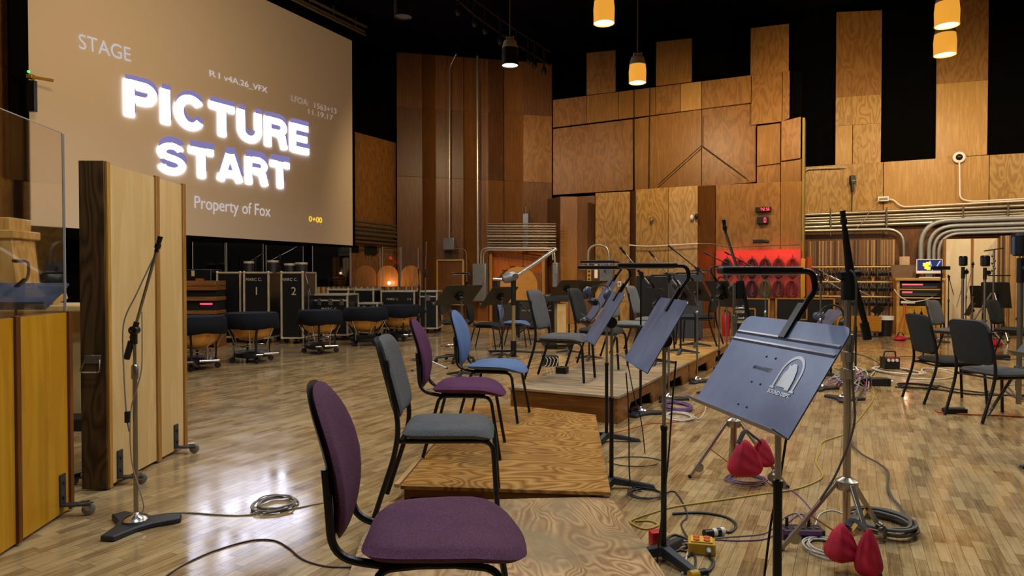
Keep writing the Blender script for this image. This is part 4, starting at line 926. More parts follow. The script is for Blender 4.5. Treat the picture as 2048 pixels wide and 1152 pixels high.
MB().box((0, 0, .056), (.16, .05, .012)).build('plate', STEEL, t)
p = fl(1985, 718); box_thing('floor_box', 'flat black box on the floor between the two far right chairs', 'box', (p.x, p.y), (.42, .2, .07), -.3, BLACK)
p = at(1098, 735, 7.15); t = box_thing('power_box', 'black stage box with cables under the first grey platform chair', 'power box', (fl(1101, 733).x, fl(1101, 733).y + .08), (.22, .14, .15), .15, BLACK)
for i in range(4): MB().tube(spline([(-.08 + i * .05, -.07, .13), (-.06 + i * .05, -.10, .10), (-.08 + i * .05, -.11, .03), (-.12 + i * .06, -.12, .008)], 5), .005, 6).build('cable', CAB['white'], t)
p = fl(1122, 749, Z3); t = box_thing('junction_box', 'small black box on the tall platform under the first grey chair', 'box', (p.x + .02, p.y + .1, Z3), (.12, .10, .07), -.4, BLACK)
MB().box((0, 0, .072), (.05, .01, .012)).build('clip', STEEL, t)
# ================================================================ projection screen and its picture
SCREEN = NT('screen_cloth'); SCREEN = SCREEN.set(Base_Color=lin('#c9bba6'), Roughness=.9, Emission_Color=lin('#b08a66'), Emission_Strength=.10)  # faint tan emission put in for the light thrown on the screen
LET = emit('projected_white', '#dfe4ff', 12.0); LET2 = emit('projected_grey', '#cfc6c8', .85); LETL = emit('projected_lilac', '#8f88c8', .75); LETD = emit('projected_dim', '#a8958c', .75); LETY = emit('projected_yellow', '#ffd23a', 1.2)
bl, br, tr = sp(61, 451), sp(706, 491), sp(705, 81.6); zt, zb = tr.z, (bl.z + br.z) / 2
t = thing('projection_screen', 'huge tan projection screen showing white lettering on the left wall', 'screen', (br.x, br.y, zb), math.atan2(SD.y, SD.x))
WS = (br - bl).length; HS = zt - zb
MB().box((-WS / 2, .02, HS / 2), (WS, .02, HS)).build('screen_cloth', SCREEN, t)
for nm, c, s in (('black_border', (-WS / 2, .03, -.10), (WS + .5, .06, .2)), ('black_border', (-WS - .14, .03, HS / 2), (.28, .06, HS + .4)), ('black_border', (.05, .03, HS / 2), (.10, .06, HS + .4)), ('black_border', (-WS / 2, .03, HS + .1), (WS + .5, .06, .2))):
    MB().box(c, s).build(nm, VELVET, t)
bpy.context.view_layer.update(); MI = t.matrix_world.inverted()
def stext(name, s, l, r, cap, mat, bold=0., off=.012):
    a, b, c = MI @ sp(*l), MI @ sp(*r), MI @ sp(*cap); hgt = (c - a).z
    text(t, name, s, mat, frame_m((a.x, -off + .008, a.z), (b.x - a.x, 0, b.z - a.z), (0, 0, 1)), (b - a).length, None if hgt <= 0 else hgt, .0, bold)
stext('stage_caption', 'STAGE', (158, 97), (262, 124), (158, 67), LET2)
stext('version_caption', 'R1', (419, 152), (440, 158), (419, 140), LET2); stext('version_caption', 'v4A.26_VFX', (448, 163), (535, 188), (448, 149), LET2)
stext('footage_caption', 'LFOA:', (583, 202), (617, 212), (583, 190), LETD); stext('footage_caption', '1563+13', (629, 216), (673, 228), (629, 205), LETD)
stext('date_caption', '11.19.17', (617, 227.5), (666, 241), (617, 217), LETD)
# heavy grotesque letters for the title, each drawn as thick strokes in a unit box of its own width
def arc(cx, cy, rx, ry, a0, a1, n=14): return [(cx + rx * math.cos(math.radians(a0 + (a1 - a0) * i / n)), cy + ry * math.sin(math.radians(a0 + (a1 - a0) * i / n))) for i in range(n + 1)]
TK = .21; h2 = TK / 2
GL = {'P': (.72, [[(h2, 0), (h2, 1)], [(h2, 1 - h2 * .9), (.42, 1 - h2 * .9)] + arc(.42, .70, .195, .21, 90, -90)[1:] + [(h2, .49)]]),
      'I': (.22, [[(h2, 0), (h2, 1)]]),
      'C': (.80, [arc(.40, .5, .295, .41, 38, 322, 26)]),
      'T': (.70, [[(0, 1 - h2 * .9), (.70, 1 - h2 * .9)], [(.35, 0), (.35, .95)]]),
      'U': (.74, [[(h2, 1), (h2, .40)] + arc(.37, .38, .265, .29, 180, 360, 18) + [(.74 - h2, 1)]]),
      'R': (.76, [[(h2, 0), (h2, 1)], [(h2, 1 - h2 * .9), (.44, 1 - h2 * .9)] + arc(.44, .71, .195, .20, 90, -90)[1:] + [(h2, .51)], [(.46, .50), (.58, .40), (.62, .18), (.66, 0)]]),
      'E': (.68, [[(h2, 0), (h2, 1)], [(h2, 1 - h2 * .9), (.66, 1 - h2 * .9)], [(h2, .51), (.62, .51)], [(h2, h2 * .9), (.68, h2 * .9)]]),
      'S': (.74, [arc(.37, .70, .25, .205, 20, 180, 14) + arc(.36, .705, .245, .19, 190, 255, 5) + arc(.39, .29, .25, .20, 75, 0, 8) + arc(.37, .30, .27, .21, -5, -165, 14)]),
      'A': (.80, [[(.10, 0), (.37, .97)], [(.70, 0), (.43, .97)], [(.20, .27), (.60, .27)]])}
def ribbon(m, pts, tk, M):
    n = len(pts); L = []; Rr = []
    for i in range(n):
        a_, b_ = Vector(pts[max(i - 1, 0)]), Vector(pts[min(i + 1, n - 1)]); d_ = (b_ - a_).normalized(); nn_ = Vector((-d_.y, d_.x)) * tk / 2; p_ = Vector(pts[i])
        if 0 < i < n - 1:
            d1 = (p_ - a_).normalized(); c_ = max(.7, Vector((-d1.y, d1.x)).dot(nn_.normalized())); nn_ = nn_ / c_
        L.append(p_ + nn_); Rr.append(p_ - nn_)
    m.add([(p_.x, p_.y, 0) for p_ in L + Rr], [(i, n + i, n + i + 1, i + 1) for i in range(n - 1)], M)
def title(word, l, r, cap, mat, name, off):
    a_, b_, c_ = MI @ sp(*l), MI @ sp(*r), MI @ sp(*cap); hgt = (c_ - a_).z; ws = [GL[ch][0] for ch in word]; gap = .10; S_ = (b_ - a_).length / (sum(ws) + gap * (len(ws) - 1))
    M0 = frame_m((a_.x, -off, a_.z), (b_.x - a_.x, 0, b_.z - a_.z), (0, 0, 1)); x_ = 0
    for k_, ch in enumerate(word):
        m = MB()
        for si, st in enumerate(GL[ch][1]): ribbon(m, st, TK * (1. if ch != 'S' else .96), M0 @ Matrix.Translation((x_ * S_, 0, si * .0015)) @ Matrix.Diagonal((S_, hgt, 1, 1)))
        m.build(name, mat, t); x_ += ws[k_] + gap
for wd, l, r, c, dy in (('PICTURE', (249, 230), (617, 309), (249, 157), 9), ('START', (315, 344), (579, 378), (315, 282), 13)):
    title(wd, (l[0] + 3, l[1] - dy), (r[0] + 2, r[1] - dy), (c[0] + 3, c[1] - dy), LETL, 'title_edge', .006)
    title(wd, l, r, c, LET, 'title_lettering', .016)
stext('owner_caption', 'Property of Fox', (389, 425), (541, 441), (389, 391), LET2)
stext('counter_caption', '0+00', (618, 443), (644, 446), (618, 432), LETY)
# flying pipes above the screen
t = thing('rigging_truss', 'grey rigging pipes along the top edge of the screen', 'truss', sp(705, 62) + SN * .2)
o = Vector(t.location)
for k, (dv, r_) in enumerate(((0, .05), (7, .035), (-8, .04))): MB().bar(sp(520, -28 + dv) + SN * (.2 + .05 * k) - o, sp(716, 66 + dv) + SN * (.2 + .05 * k) - o, r_, 8).build('pipe', CONDUIT_D, t)
for u in (560, 607, 655, 700): MB().bar(sp(u, -13 + (u - 560) * .474 + 8) + SN * .2 - o, sp(u, -13 + (u - 560) * .474 - 45) + SN * .2 - o, .015, 6).build('hanger', CONDUIT_D, t)
t = thing('rigging_truss', 'dark lighting rail with small fittings hanging under the ceiling right of the screen', 'truss', at(1000, 80, 17.))
o = Vector(t.location)
pr = [at(905, -10, 15.5), at(950, 30, 16), at(1020, 80, 17), at(1100, 130, 18.2)]
MB().tube([p - o for p in pr], .035, 6).build('rail', plain('dark_rail', '#2a2622', .5, .5), t); MB().tube([p - o + Vector((0, 0, .35)) for p in pr], .03, 6).build('rail', MATS['dark_rail'], t)
for k, f in enumerate((.05, .2, .3, .45, .62, .75, .82, .93)):
    p = pr[0].lerp(pr[-1], f) - o; MB().bar(p + Vector((0, 0, .35)), p - Vector((0, 0, .22)), .03, 6).build('fitting', MATS['dark_rail'], t); MB().ell(p - Vector((0, 0, .28)), (.07, .07, .11), 8, 6).build('fitting', MATS['dark_rail'], t)
p = sp(46, 157) + SN * .22; t = thing('speaker_bracket', 'small brass bracket with a green light at the left edge of the screen', 'bracket', p)
MB().box((0, 0, 0), (.10, .10, .07)).build('bracket', BRASSY, t, bevel=.01); MB().bar((0, 0, 0), (.22, .22, 0), .025).build('arm', BRASSY, t); MB().ell((.02, -.08, .06), (.02, .02, .02), 8, 6).build('light', emit('green_led', '#40ff60', 4), t)
MB().box((-.02, .05, -.3), (.12, .08, .5)).build('plate', BLACK, t)

# ================================================================ pendant lamps
SHW = NT('lamp_gauze'); SHW = SHW.set(Base_Color=lin('#d8a24a'), Roughness=.8, Emission_Color=lin('#ffae3c'), Emission_Strength=.75)
HOTW = emit('lamp_hot_warm', '#ffdf9c', 9.); HOTC = emit('lamp_hot_cool', '#e4f0ff', 9.); CAPM = plain('lamp_cap', '#b9a48c', .5, .2)
def pendant(label, u, v, Y, s, kind):
    p = at(u, v, Y); t = thing('pendant_lamp', label, 'lamp', p, 0, 'pendant lamps over the stage'); k = s
    MB().bar((0, 0, .50 * k), (0, 0, CEIL_Z - p.z), .012, 6).build('cord', CONDUIT_D, t)
    MB().lathe([(.0, .50 * k), (.10 * k, .50 * k), (.10 * k, .43 * k), (.15 * k, .42 * k), (.19 * k, .27 * k), (.19 * k, .25 * k), (0, .25 * k)], n=20).build('cap', CAPM, t)
    for sx in (-1, 1): MB().box((sx * .08 * k, 0, .47 * k), (.03 * k, .16 * k, .10 * k)).build('bracket', CAPM, t)
    sh = MB(); prof = [(.185 * k, .25 * k), (.20 * k, .1 * k), (.195 * k, -.1 * k), (.20 * k, -.16 * k)]
    sh.lathe(prof + [(r - .01, z) for r, z in prof[::-1]], n=24); sh.f = [f for f in sh.f if len(f) == 4]
    sh.build('shade', SHW if kind == 'warm' else (BLACK), t)
    MB().lathe([(0, -.13 * k), (.185 * k, -.13 * k), (.185 * k, -.14 * k), (0, -.145 * k)], n=20).build('bulb_face', {'warm': HOTW, 'cool': HOTC, 'off': GREYMET}[kind], t)
    if kind != 'off': spot('pendant_light', p - Vector((0, 0, .2 * k)), p - Vector((0, 0, 3)), 260, WARM if kind == 'warm' else COOL, 130)
pendant('white pendant lamp with black shade in front of the folded wood columns', 1020, 118, 12.8, .78, 'cool')
pendant('unlit black pendant lamp with pale cap at the top, right of the screen', 806, 20, 12.2, .80, 'off')
pendant('glowing amber pendant lamp hanging before the black upper wall recess', 1275, 152, 12.4, .78, 'warm')
pendant('glowing amber pendant lamp cut by the top of the picture near the middle', 1208, 30, 10.1, .78, 'warm')
pendant('glowing amber pendant lamp at the top right, upper of the two', 1894, 34, 9.8, .80, 'warm')
pendant('glowing amber pendant lamp at the top right, lower of the two', 1890, 94, 10.8, .80, 'warm')

# ================================================================ timpani
COVER = fabric('black_cover', '#0e1016', '#1d2027'); COPPER = plain('copper_bowl', '#dc9c45', .30, .3, .2, 4)
def timpano(label, loc, d, top, rz):
    t = thing('timpano', label, 'timpani', loc, rz, 'timpani under black covers'); R = d / 2; zr = top
    pr = [(R * .12, zr - R * 1.12), (R * .45, zr - R * 1.05), (R * .72, zr - R * .85), (R * .9, zr - R * .5), (R * .95, zr - .06), (R * .95, zr - .02)]
    MB().lathe(pr, n=32).build('bowl', COPPER, t)
    m = MB(); n = 40; q = random.Random(int(d * 1000)); vs = []; drop = [.215 + .010 * math.sin(i * .7) + q.uniform(-.006, .006) for i in range(n)]
    for i in range(n):
        a = 2 * PI * i / n; c, s = math.cos(a), math.sin(a); w_ = 1 + .012 * math.sin(i * 2.3)
        vs += [(.55 * R * c, .55 * R * s, zr + .02), (R * .98 * c, R * .98 * s, zr + .02), (R * 1.05 * w_ * c, R * 1.05 * w_ * s, zr - .015), (R * 1.09 * w_ * c, R * 1.09 * w_ * s, zr - drop[i])]
    fs = [tuple(i * 4 for i in range(n))]
    for i in range(n):
        a, b = i * 4, ((i + 1) % n) * 4
        for k in range(3): fs.append((a + k, a + k + 1, b + k + 1, b + k))
    o_ = m.add(vs, fs).build('cover', COVER, t); md = o_.modifiers.new('thick', 'SOLIDIFY'); md.thickness = .006
    for i in range(6):
        a = 2 * PI * i / 6 + .3; c, s = math.cos(a), math.sin(a)
        MB().bar((R * 1.0 * c, R * 1.0 * s, zr - .2), (R * .62 * c, R * .62 * s, .22), .008, 8).build('tension_rod', CHROME, t)
    for i in range(4):
        a = 2 * PI * i / 4 + .1; c, s = math.cos(a), math.sin(a)
        st = MB().tube([(R * .98 * c, R * .98 * s, zr - .15), (R * .72 * c, R * .72 * s, .40), (R * .70 * c, R * .70 * s, .14)], .017, 8, flat=.7).build('strut', BLKMET, t)
        MB().lathe([(0, -.018), (.04, -.018), (.045, 0), (.04, .018), (0, .018)], (R * .76 * c, R * .76 * s, .046), 14, rotm(PI/2, 0, a)).build('caster', RUBBER, st)
    MB().lathe([(.1, .17), (R * .6, .17), (R * .74, .15), (R * .74, .09), (R * .5, .07), (.1, .07)], n=24).build('base', BLKMET, t)
    MB().tube([(R * .55 * math.cos(i * PI / 12), R * .55 * math.sin(i * PI / 12), .25) for i in range(24)], .012, 6, True).build('base_ring', CHROME, t)
    MB().box((.05, -R * .85, .10), (.10, .30, .02), rotm(-.35, 0, 0)).build('pedal', STEEL, t, bevel=.004)
    MB().bar((R * .55, -R * .55, .12), (R * .55, -R * .55, .30), .012).build('adjust_screw', CHROME, t); MB().bar((-R * .75, -R * .3, .12), (-R * .75, -R * .3, .27), .010).build('adjust_screw', CHROME, t)
    MB().bar((R * .35, -R * .75, .14), (R * .95, -R * .6, .14), .018).build('side_bar', CHROME, t)
def tp(u, vtop, Y): p = at(u, vtop, Y); return (p.x, p.y, 0), p.z
for u, v, Y, d, lab, rz in [(388, 632, 9.6, .80, 'covered copper timpano nearest, half hidden by the birch gobo', .2), (503, 625, 10.4, .74, 'covered copper timpano second from the birch gobo', .5), (640, 620, 11.6, .70, 'covered copper timpano in the middle of the row, before the low road case', .1),
                            (731, 615, 12.9, .78, 'covered copper timpano second from the right of the row', .8), (800, 610, 13.9, .80, 'covered copper timpano at the right end of the row', .3)]:
    l, z = tp(u, v, Y); timpano(lab, l, d, z - .02, rz)

# ================================================================ road cases and racks behind the timpani
CASE = plain('case_black', '#0d0e10', .35, 0, .15)
PAINT = plain('stencil_paint', '#b6a585', .6, 0, .1)
def road_case(label, c, size, rz, letters=(), latches=0, z0=.12, wheels=True, group=None, trim=True):
    t = thing('road_case', label, 'road case', (c[0], c[1], c[2] if len(c) > 2 else 0), rz, group); X, Y, Z = size; T = .022
    MB().box((0, 0, z0 + Z / 2), (X, Y, Z)).build('body', CASE, t)
    if trim:
        for sx in (-1, 1):
            for sy in (-1, 1): MB().box((sx * X / 2, sy * Y / 2, z0 + Z / 2), (T * 1.5, T * 1.5, Z)).build('edge_trim', ALU, t)
        for zz_ in (z0, z0 + Z):
            for s in (-1, 1):
                MB().box((0, s * Y / 2, zz_), (X, T * 1.5, T * 1.5)).build('edge_trim', ALU, t); MB().box((s * X / 2, 0, zz_), (T * 1.5, Y, T * 1.5)).build('edge_trim', ALU, t)
        for sx in (-1, 1):
            for zz_ in (z0, z0 + Z): MB().ell((sx * X / 2, -Y / 2, zz_), (.03, .03, .03), 8, 6).build('ball_corner', ALU, t)
    if latches:
        MB().box((0, -Y / 2 - .003, z0 + Z * .86), (X, .012, .03)).build('lid_seam', ALU, t)
        for i in range(latches): MB().box((X * ((i + .5) / latches - .5), -Y / 2 - .008, z0 + Z * .82), (.09, .016, .13)).build('latch', STEEL, t, bevel=.006)
    if wheels:
        for sx in (-1, 1):
            for sy in (-1, 1): MB().lathe([(0, -.02), (.05, -.02), (.055, 0), (.05, .02), (0, .02)], (sx * X * .38, sy * Y * .36, .056), 12, rotm(PI/2, 0, 0)).build('caster', RUBBER, t)
    for s, x, z, h_ in letters: text(t, 'stencil_lettering', s, PAINT, frame_m((x, -Y / 2 - .004, z), (1, 0, 0), (0, 0, 1)), None, h_, .001, .0, 'CENTER')
    return t
def rc(u, Y): return (at(u, 600, Y).x, Y)
zc = lambda v, Y: at(1024, v, Y).z
x, y = rc(510, 13.0); zt_ = zc(545, 13.0)
road_case('tall black road case stencilled with the number one', (x, y + .5), (.47, .8, zt_ - .12), -.02, [('MARC C.', -.05, zt_ - .16, .055), ('1', .0, zt_ - .43, .15)])
x, y = rc(582, 13.0)
road_case('tall black road case stencilled with the number two', (x, y + .5), (.41, .8, zt_ - .12), -.02, [('MARC C.', -.05, zt_ - .16, .055), ('2', .03, zt_ - .43, .15)])
x, y = rc(452, 13.2); road_case('plain tall black road case left of the case numbered one', (x, y + .5), (.44, .8, zt_ - .12), .04)
x, y = rc(661, 13.7); zt_ = zc(590, 13.6)
road_case('low black road case with three latches behind the middle timpano', (x, y + .45), (.70, .7, zt_ - .12), -.08, [('MARC C.', -.02, zt_ - .32, .06)], 3)
x, y = rc(715, 15.2); road_case('long low road case under the acrylic screens', (x - .06, y + .5), (.86, .7, zc(580, 15.2) - .12), -.1)
x, y = rc(712, 14.6); z_ = zc(606, 14.6); road_case('small grey road case with round badges beside the low case', (x + .33, y - .1), (.40, .35, z_ - .12), -.1, (), 2)
x, y = rc(795, 15.4); zt_ = zc(583, 15.4); road_case('wide black road case with pale edges stencilled on its left, behind the last timpano', (x, y + .5), (.76, .7, zt_ - .12), -.05, [('MARC C.', -.12, zt_ - .2, .05), ('3 4', .26, zt_ - .2, .05)])
x, y = rc(836, 15.4); road_case('black road case with a butterfly latch at the right end of the cases', (x + .23, y + .5), (.40, .7, zt_ - .12), -.05, (), 1)
x, y = rc(668, 14.4); z_ = zc(580, 14.4); road_case('shallow road case standing on the floor behind the latched case', (x - .0, y + .62), (.45, .4, z_ - .12), -.08, (), 0)
# wooden keyboard rack left of the cases
x, y = rc(408, 12.6); t = thing('keyboard_rack', 'brown wooden rack of drawers with a red lit display, left of the road cases', 'rack', (x, y, 0), .05)
RW = wood('rack_wood', '#6e431f', '#935f2d', 'X', 3, .4)
for i, v in enumerate((560, 571, 587, 590)):
    pass
for z0, z1, m in ((1.13, 1.22, RW), (1.05, 1.12, RW), (.86, .93, RW), (.62, .68, RW), (.50, .56, RW)): MB().box((0, 0, (z0 + z1) / 2), (.62, .5, z1 - z0)).build('board', m, t, bevel=.004)
MB().box((0, .05, .6), (.58, .40, 1.04)).build('body', BLACK, t)
for sx in (-1, 1): MB().box((sx * .29, 0, .3), (.05, .48, .6)).build('side', RW, t)
MB().box((.10, -.155, .80), (.22, .006, .03)).build('display', emit('red_display', '#ff2a50', 2.5), t)
MB().box((-.05, -.05, 1.24), (.12, .1, .05)).build('box', RW, t)
p = at(398, 545, 13.45); t = thing('road_case', 'dark speaker-like case with a pale tag behind the wooden rack', 'road case', (p.x, p.y, 0), 0)
MB().box((0, 0, .72), (.7, .5, 1.44)).build('body', CASE, t, bevel=.01); MB().box((0, -.255, 1.36), (.06, .006, .11)).build('tag', PAINT, t)
# small drums and booms standing on the tall cases
def drum(label, u, v, Y, R, h_, mat=BLACK):
    p = at(u, v, Y); t = thing('drum', label, 'drum', (p.x, p.y, p.z), .2, 'small drums on the tall road cases')
    MB().lathe([(0, 0), (R * .95, 0), (R * .95, h_), (0, h_)], n=20).build('shell', mat, t); MB().lathe([(R * .95, h_ - .03), (R, h_ - .03), (R, h_ + .01), (R * .95, h_ + .01)], n=20).build('hoop', ALU, t)
    MB().lathe([(0, h_ + .002), (R * .94, h_ + .004), (0, h_ + .006)], n=20).build('head', plain('drum_head', '#7d5a3a', .6) if 'drum_head' not in MATS else MATS['drum_head'], t)
for u, Rr, hh, lab in ((498, .10, .20, 'small dark drum on the case numbered one'), (546, .11, .22, 'small drum with shiny hoop between the two tall cases'), (580, .11, .16, 'small drum on the case numbered two'), (603, .12, .18, 'small drum with bright rim on the right end of the case numbered two')):
    drum(lab, u, 544.2, 13.35, Rr, hh)
ms(512, 690, (528, 505), (490, 530), 'thin dark boom stand behind the case numbered one', base='round', Y=14.3, weight=False, pole=BLKMET, boom=STEEL)
ms(560, 690, (594, 494), (540, 522), 'thin dark boom stand behind the case numbered two', base='round', Y=14.4, weight=False, pole=BLKMET, boom=STEEL)
ms(617, 690, (609, 540), (621, 590), 'thin silver stand between the tall case and the latched case', base='round', Y=12.8, weight=False, boom=STEEL)
# acrylic screens on low slatted gobos, along the screen wall
SL = plain('slat_brown', '#7a5730', .45); SL2 = plain('slat_tan', '#b48d55', .45); SL3 = plain('slat_dark', '#46301a', .5)
def acrylic(label, u0, u1, v0, v1, Y0, Y1, low=None):
    a, b = at(u0, v0, Y0), at(u1, v0, Y1); zb = at(u0, v1, (Y0 + Y1) / 2).z; zt = a.z; t = thing('acrylic_screen', label, 'acrylic screen', (a.x, a.y, 0), math.atan2(b.y - a.y, b.x - a.x), 'clear acrylic screens along the screen wall'); L = math.hypot(b.x - a.x, b.y - a.y)
    sh = MB().box((L / 2, 0, (zb + zt) / 2), (L, .010, zt - zb)).build('acrylic_sheet', ACR, t)
    for x_ in (0, L): MB().box((x_, 0, (zb + zt) / 2), (.012, .014, zt - zb)).build('sheet_edge', ACE, sh)
    g = MB().box((L / 2, .0, zb / 2), (L, .12, zb)).build('low_gobo', SL3, t)
    n = max(4, int(L / .07)); q = random.Random(u0)
    for m in (SL, SL2):
        s = MB()
        for i in range(n):
            if (i % 2 == 0) == (m is SL): s.box((L * (i + .5) / n, -.07, zb / 2), (L / n * q.uniform(.5, .9), .03, zb - .02))
        s.build('slat_face', m, g)
for k, (u0, u1, v0, v1, Y0, Y1) in enumerate([(385, 450, 484, 590, 13.9, 14.3), (453, 526, 485, 590, 14.35, 15.0), (532, 606, 490, 590, 15.1, 15.7), (625, 700, 492, 573, 16.2, 17.), (702, 760, 496, 573, 17.0, 17.2), (765, 800, 494, 573, 17.0, 17.4), (802, 836, 494, 573, 17.4, 17.6)]):
    acrylic(['acrylic screen partly hidden by the birch gobo', 'acrylic screen behind the case numbered one', 'acrylic screen behind the case numbered two', 'wide acrylic screen below the right corner of the screen', 'acrylic screen in front of the first arched reflection shape', 'acrylic screen in front of the middle arched reflection shape', 'acrylic screen at the right end of the row'][k], u0, u1, v0, v1, Y0, Y1)
ARC = wood('arch_reflection_wood', '#8a5a24', '#a8752f', 'Z', 3, .4)  # wooden arches added to imitate reflections in the acrylic
for k, (u, R_, lab) in enumerate(((732, .28, 'left arched wooden shape imitating a reflection in the acrylic screens'), (776, .28, 'middle arched wooden shape imitating a reflection in the acrylic screens'), (822, .27, 'right arched wooden shape imitating a reflection in the acrylic screens'))):
    p = at(u, 585, 18.4); zt_ = at(u, 531, 18.4).z
    o_ = MB().prism([(-R_, 0), (R_, 0)] + [(R_ * math.cos(a), zt_ - R_ + R_ * math.sin(a)) for a in [i * PI / 16 for i in range(17)]], -.02, .02, Matrix(((1, 0, 0, p.x), (0, 0, -1, p.y), (0, 1, 0, 0), (0, 0, 0, 1)))).build('arched_reflection', ARC)
    tag(o_, lab, 'board', 'arched shapes imitating reflections in the acrylic screens')
d_ = bpy.data.lights.new('arch_fill', 'POINT'); d_.energy = 9; d_.color = (1, .55, .25); d_.shadow_soft_size = .04; o_ = bpy.data.objects.new('arch_fill', d_); COL.objects.link(o_); p = at(778, 566, 18.1); o_.location = (p.x, p.y, p.z)  # point light added to give the arched shapes an orange glow
# ================================================================ fittings on the long wall
def wall_tube(name, label, pts, r, off, mat=None, group=None, fr=.35, cat='conduit', ncir=10):
    """pts are picture pixels on the wall plane, set off from it"""
    P = [wp(u, v, off) for u, v in pts]
    if fr: P = fillet(P, fr, 8)
    return tag(MB().tube(P, r, ncir).build(name, mat or CONDUIT), label, cat, group)
def strap_v(u, v0, v1, off): 
    a, b = wp(u, v0, off), wp(u, v1, off); return a, b
cg = 'conduits across the right wall'; PALEG = plain('pale_grey_conduit', '#a3a6a6', .4, .3, .08)
for v0, v1, r, off, lab in [(429.5, 411, .035, .24, 'topmost thick conduit running the length of the right wall'), (437, 420, .03, .24, 'second conduit from the top on the right wall'), (442, 426, .022, .22, 'thin third conduit on the right wall'),
                            (447, 431, .035, .24, 'fourth conduit from the top on the right wall'), (455, 438.5, .05, .20, 'thickest straight conduit on the right wall')]:
    wall_tube('conduit', lab, [(1609, v0), (2230, v1 - (v0 - v1) * .41)], r, off, CONDUIT, cg, 0)
wall_tube('conduit', 'conduit that bends down into the small lit box left of the cabinet', [(1609, 462), (1806, 458), (1807, 524)], .045, .30, CONDUIT, cg, .6)
for v0, v1, ue, ve, r, lab in [(441, 436, 1841, 545, .052, 'fattest grey conduit elbowing down behind the computer monitor'), (452, 446, 1857, 545, .044, 'second grey conduit elbowing down behind the computer monitor'),
                               (461, 455, 1867, 545, .036, 'third grey conduit elbowing down behind the computer monitor'), (467, 462, 1877, 545, .036, 'outermost grey conduit elbowing down beside the pale gobo')]:
    wall_tube('conduit', lab, [(2230, v1 - 5), (ue, v0 + 1), (ue, ve)], r, .36, PALEG, cg, .95)
for u, k in ((1660, 0), (1772, 1), (1925, 2), (2015, 3)):
    a, b = wp(u, 418 - (u - 1609) * .022, .30), wp(u, 472 - (u - 1609) * .02, .30); t = MB().bar(a, b, .02, 6); t.box((a + b) / 2, (.05, .05, .1))
    tag(t.build('pipe_strap', CONDUIT_D), ['metal strap holding the conduits, leftmost', 'metal strap holding the conduits above the slatted panel', 'metal strap holding the conduits above the pale gobo', 'metal strap holding the conduits at the far right'][k], 'strap', 'straps on the conduits')
wall_tube('conduit', 'thin conduit running down from the dome camera and off to the right', [(1916, 322), (1918, 398), (1940, 403), (2230, 388)], .018, .22, WHITE, None, .3)
wall_tube('conduit', 'thin white conduit running right from the small junction box', [(1770, 398), (1785, 399), (1801, 414), (2230, 392)], .018, .22, WHITE, None, .2)
wall_tube('cable', 'thin cable drooping from the junction box down to the conduits', [(1760, 400), (1745, 407), (1737, 425), (1728, 440), (1710, 460)], .008, .32, CONDUIT, None, 0, cat='cable')
wall_tube('conduit', 'thin conduit framing the left end of the plywood dado', [(1607, 440), (1608, 342), (1615, 337), (1690, 334)], .014, .24, CONDUIT, None, .15)
t = thing('junction_box', 'small white junction box on the plywood dado', 'box', wp(1765, 398, .22), math.atan2(LD.y, LD.x)); MB().box((0, 0, 0), (.24, .10, .12)).build('body', WHITE, t, bevel=.01); MB().box((0, .055, 0), (.18, .01, .05)).build('cover', GREYMET, t)
t = thing('dome_camera', 'round white dome security camera on the plywood dado', 'camera', wp(1915, 315, .2)); MB().lathe([(.0, -.02), (.13, -.02), (.13, .04), (.09, .06), (0, .06)], (0, 0, 0), 24, Vector((LN.x, LN.y, 0)).to_track_quat('Z', 'Y').to_matrix()).build('housing', WHITE, t); MB().ell(Vector((LN.x, LN.y, 0)) * .05, (.075, .075, .075)).build('dome', PLASTIC, t)
t = thing('talkback_unit', 'small black device with a green light on the plywood dado', 'device', wp(1703, 364, .24)); MB().box((0, 0, .05), (.12, .10, .22)).build('body', PLASTIC, t, bevel=.015); MB().box((0, 0, -.14), (.06, .08, .2)).build('mount', PLASTIC, t, bevel=.01); MB().box((0, -.055, .03), (.07, .01, .02)).build('light', emit('dim_green', '#5fae3a', 1.), t)
tag(MB().tube([wp(1703, 380, .17), wp(1702, 428, .17)], .012, 6).build('cable', PLASTIC), 'black cable hanging from the small device on the dado', 'cable')
# ---- slatted panel and headphone rack
P_ = lambda u, off: wl(u, off)
def stand_line(u0, u1, off): a, b = wl(u0, off), wl(u1, off); return a, b, (b - a).length, math.atan2(b.y - a.y, b.x - a.x)
def slats(label, u0, u1, vtop, off, n, seed, mats, th=.06, name='slatted_gobo'):
    a, b, L, an = stand_line(u0, u1, off); zt = at(u0, vtop, a.y).z; t = thing(name, label, 'gobo', (a.x, a.y, 0), an); q = random.Random(seed); x = 0; ws = [q.uniform(.4, 1.2) for _ in range(n)]; S = sum(ws)
    ms_ = [MB() for _ in mats]
    for k, w_ in enumerate(ws):
        w_ = w_ / S * L; i = q.randrange(len(mats)) if k % 2 else 0; d_ = q.uniform(.0, .05); ms_[i].box((x + w_ / 2, -.06 - d_ / 2, zt / 2 + .04), (w_ * .93, th + d_, zt - .08)); x += w_
    for m, mt in zip(ms_, mats): m.build('slats', mt, t)
    MB().box((L / 2, .05, zt / 2), (L, .10, zt)).build('frame', SL3, t)
    return t, L, zt
wl_t, RL, RZ = slats('wide panel of dark and tan vertical slats behind the headphone rack', 1616, 1788, 483, .75, 62, 5, [SL, SL3, SL2, SL2])
ORANGE_W = plain('orange_post', '#b9782a', .45); ROD = plain('yellow_rod', '#d9b35a', .4, .2)
a, b, L, an = stand_line(1624, 1784, 1.08); t = thing('headphone_rack', 'wooden rack with three yellow rods carrying rows of headphones', 'rack', (a.x, a.y, 0), an)
yv = lambda v: at(1700, v, (a.y + b.y) / 2).z
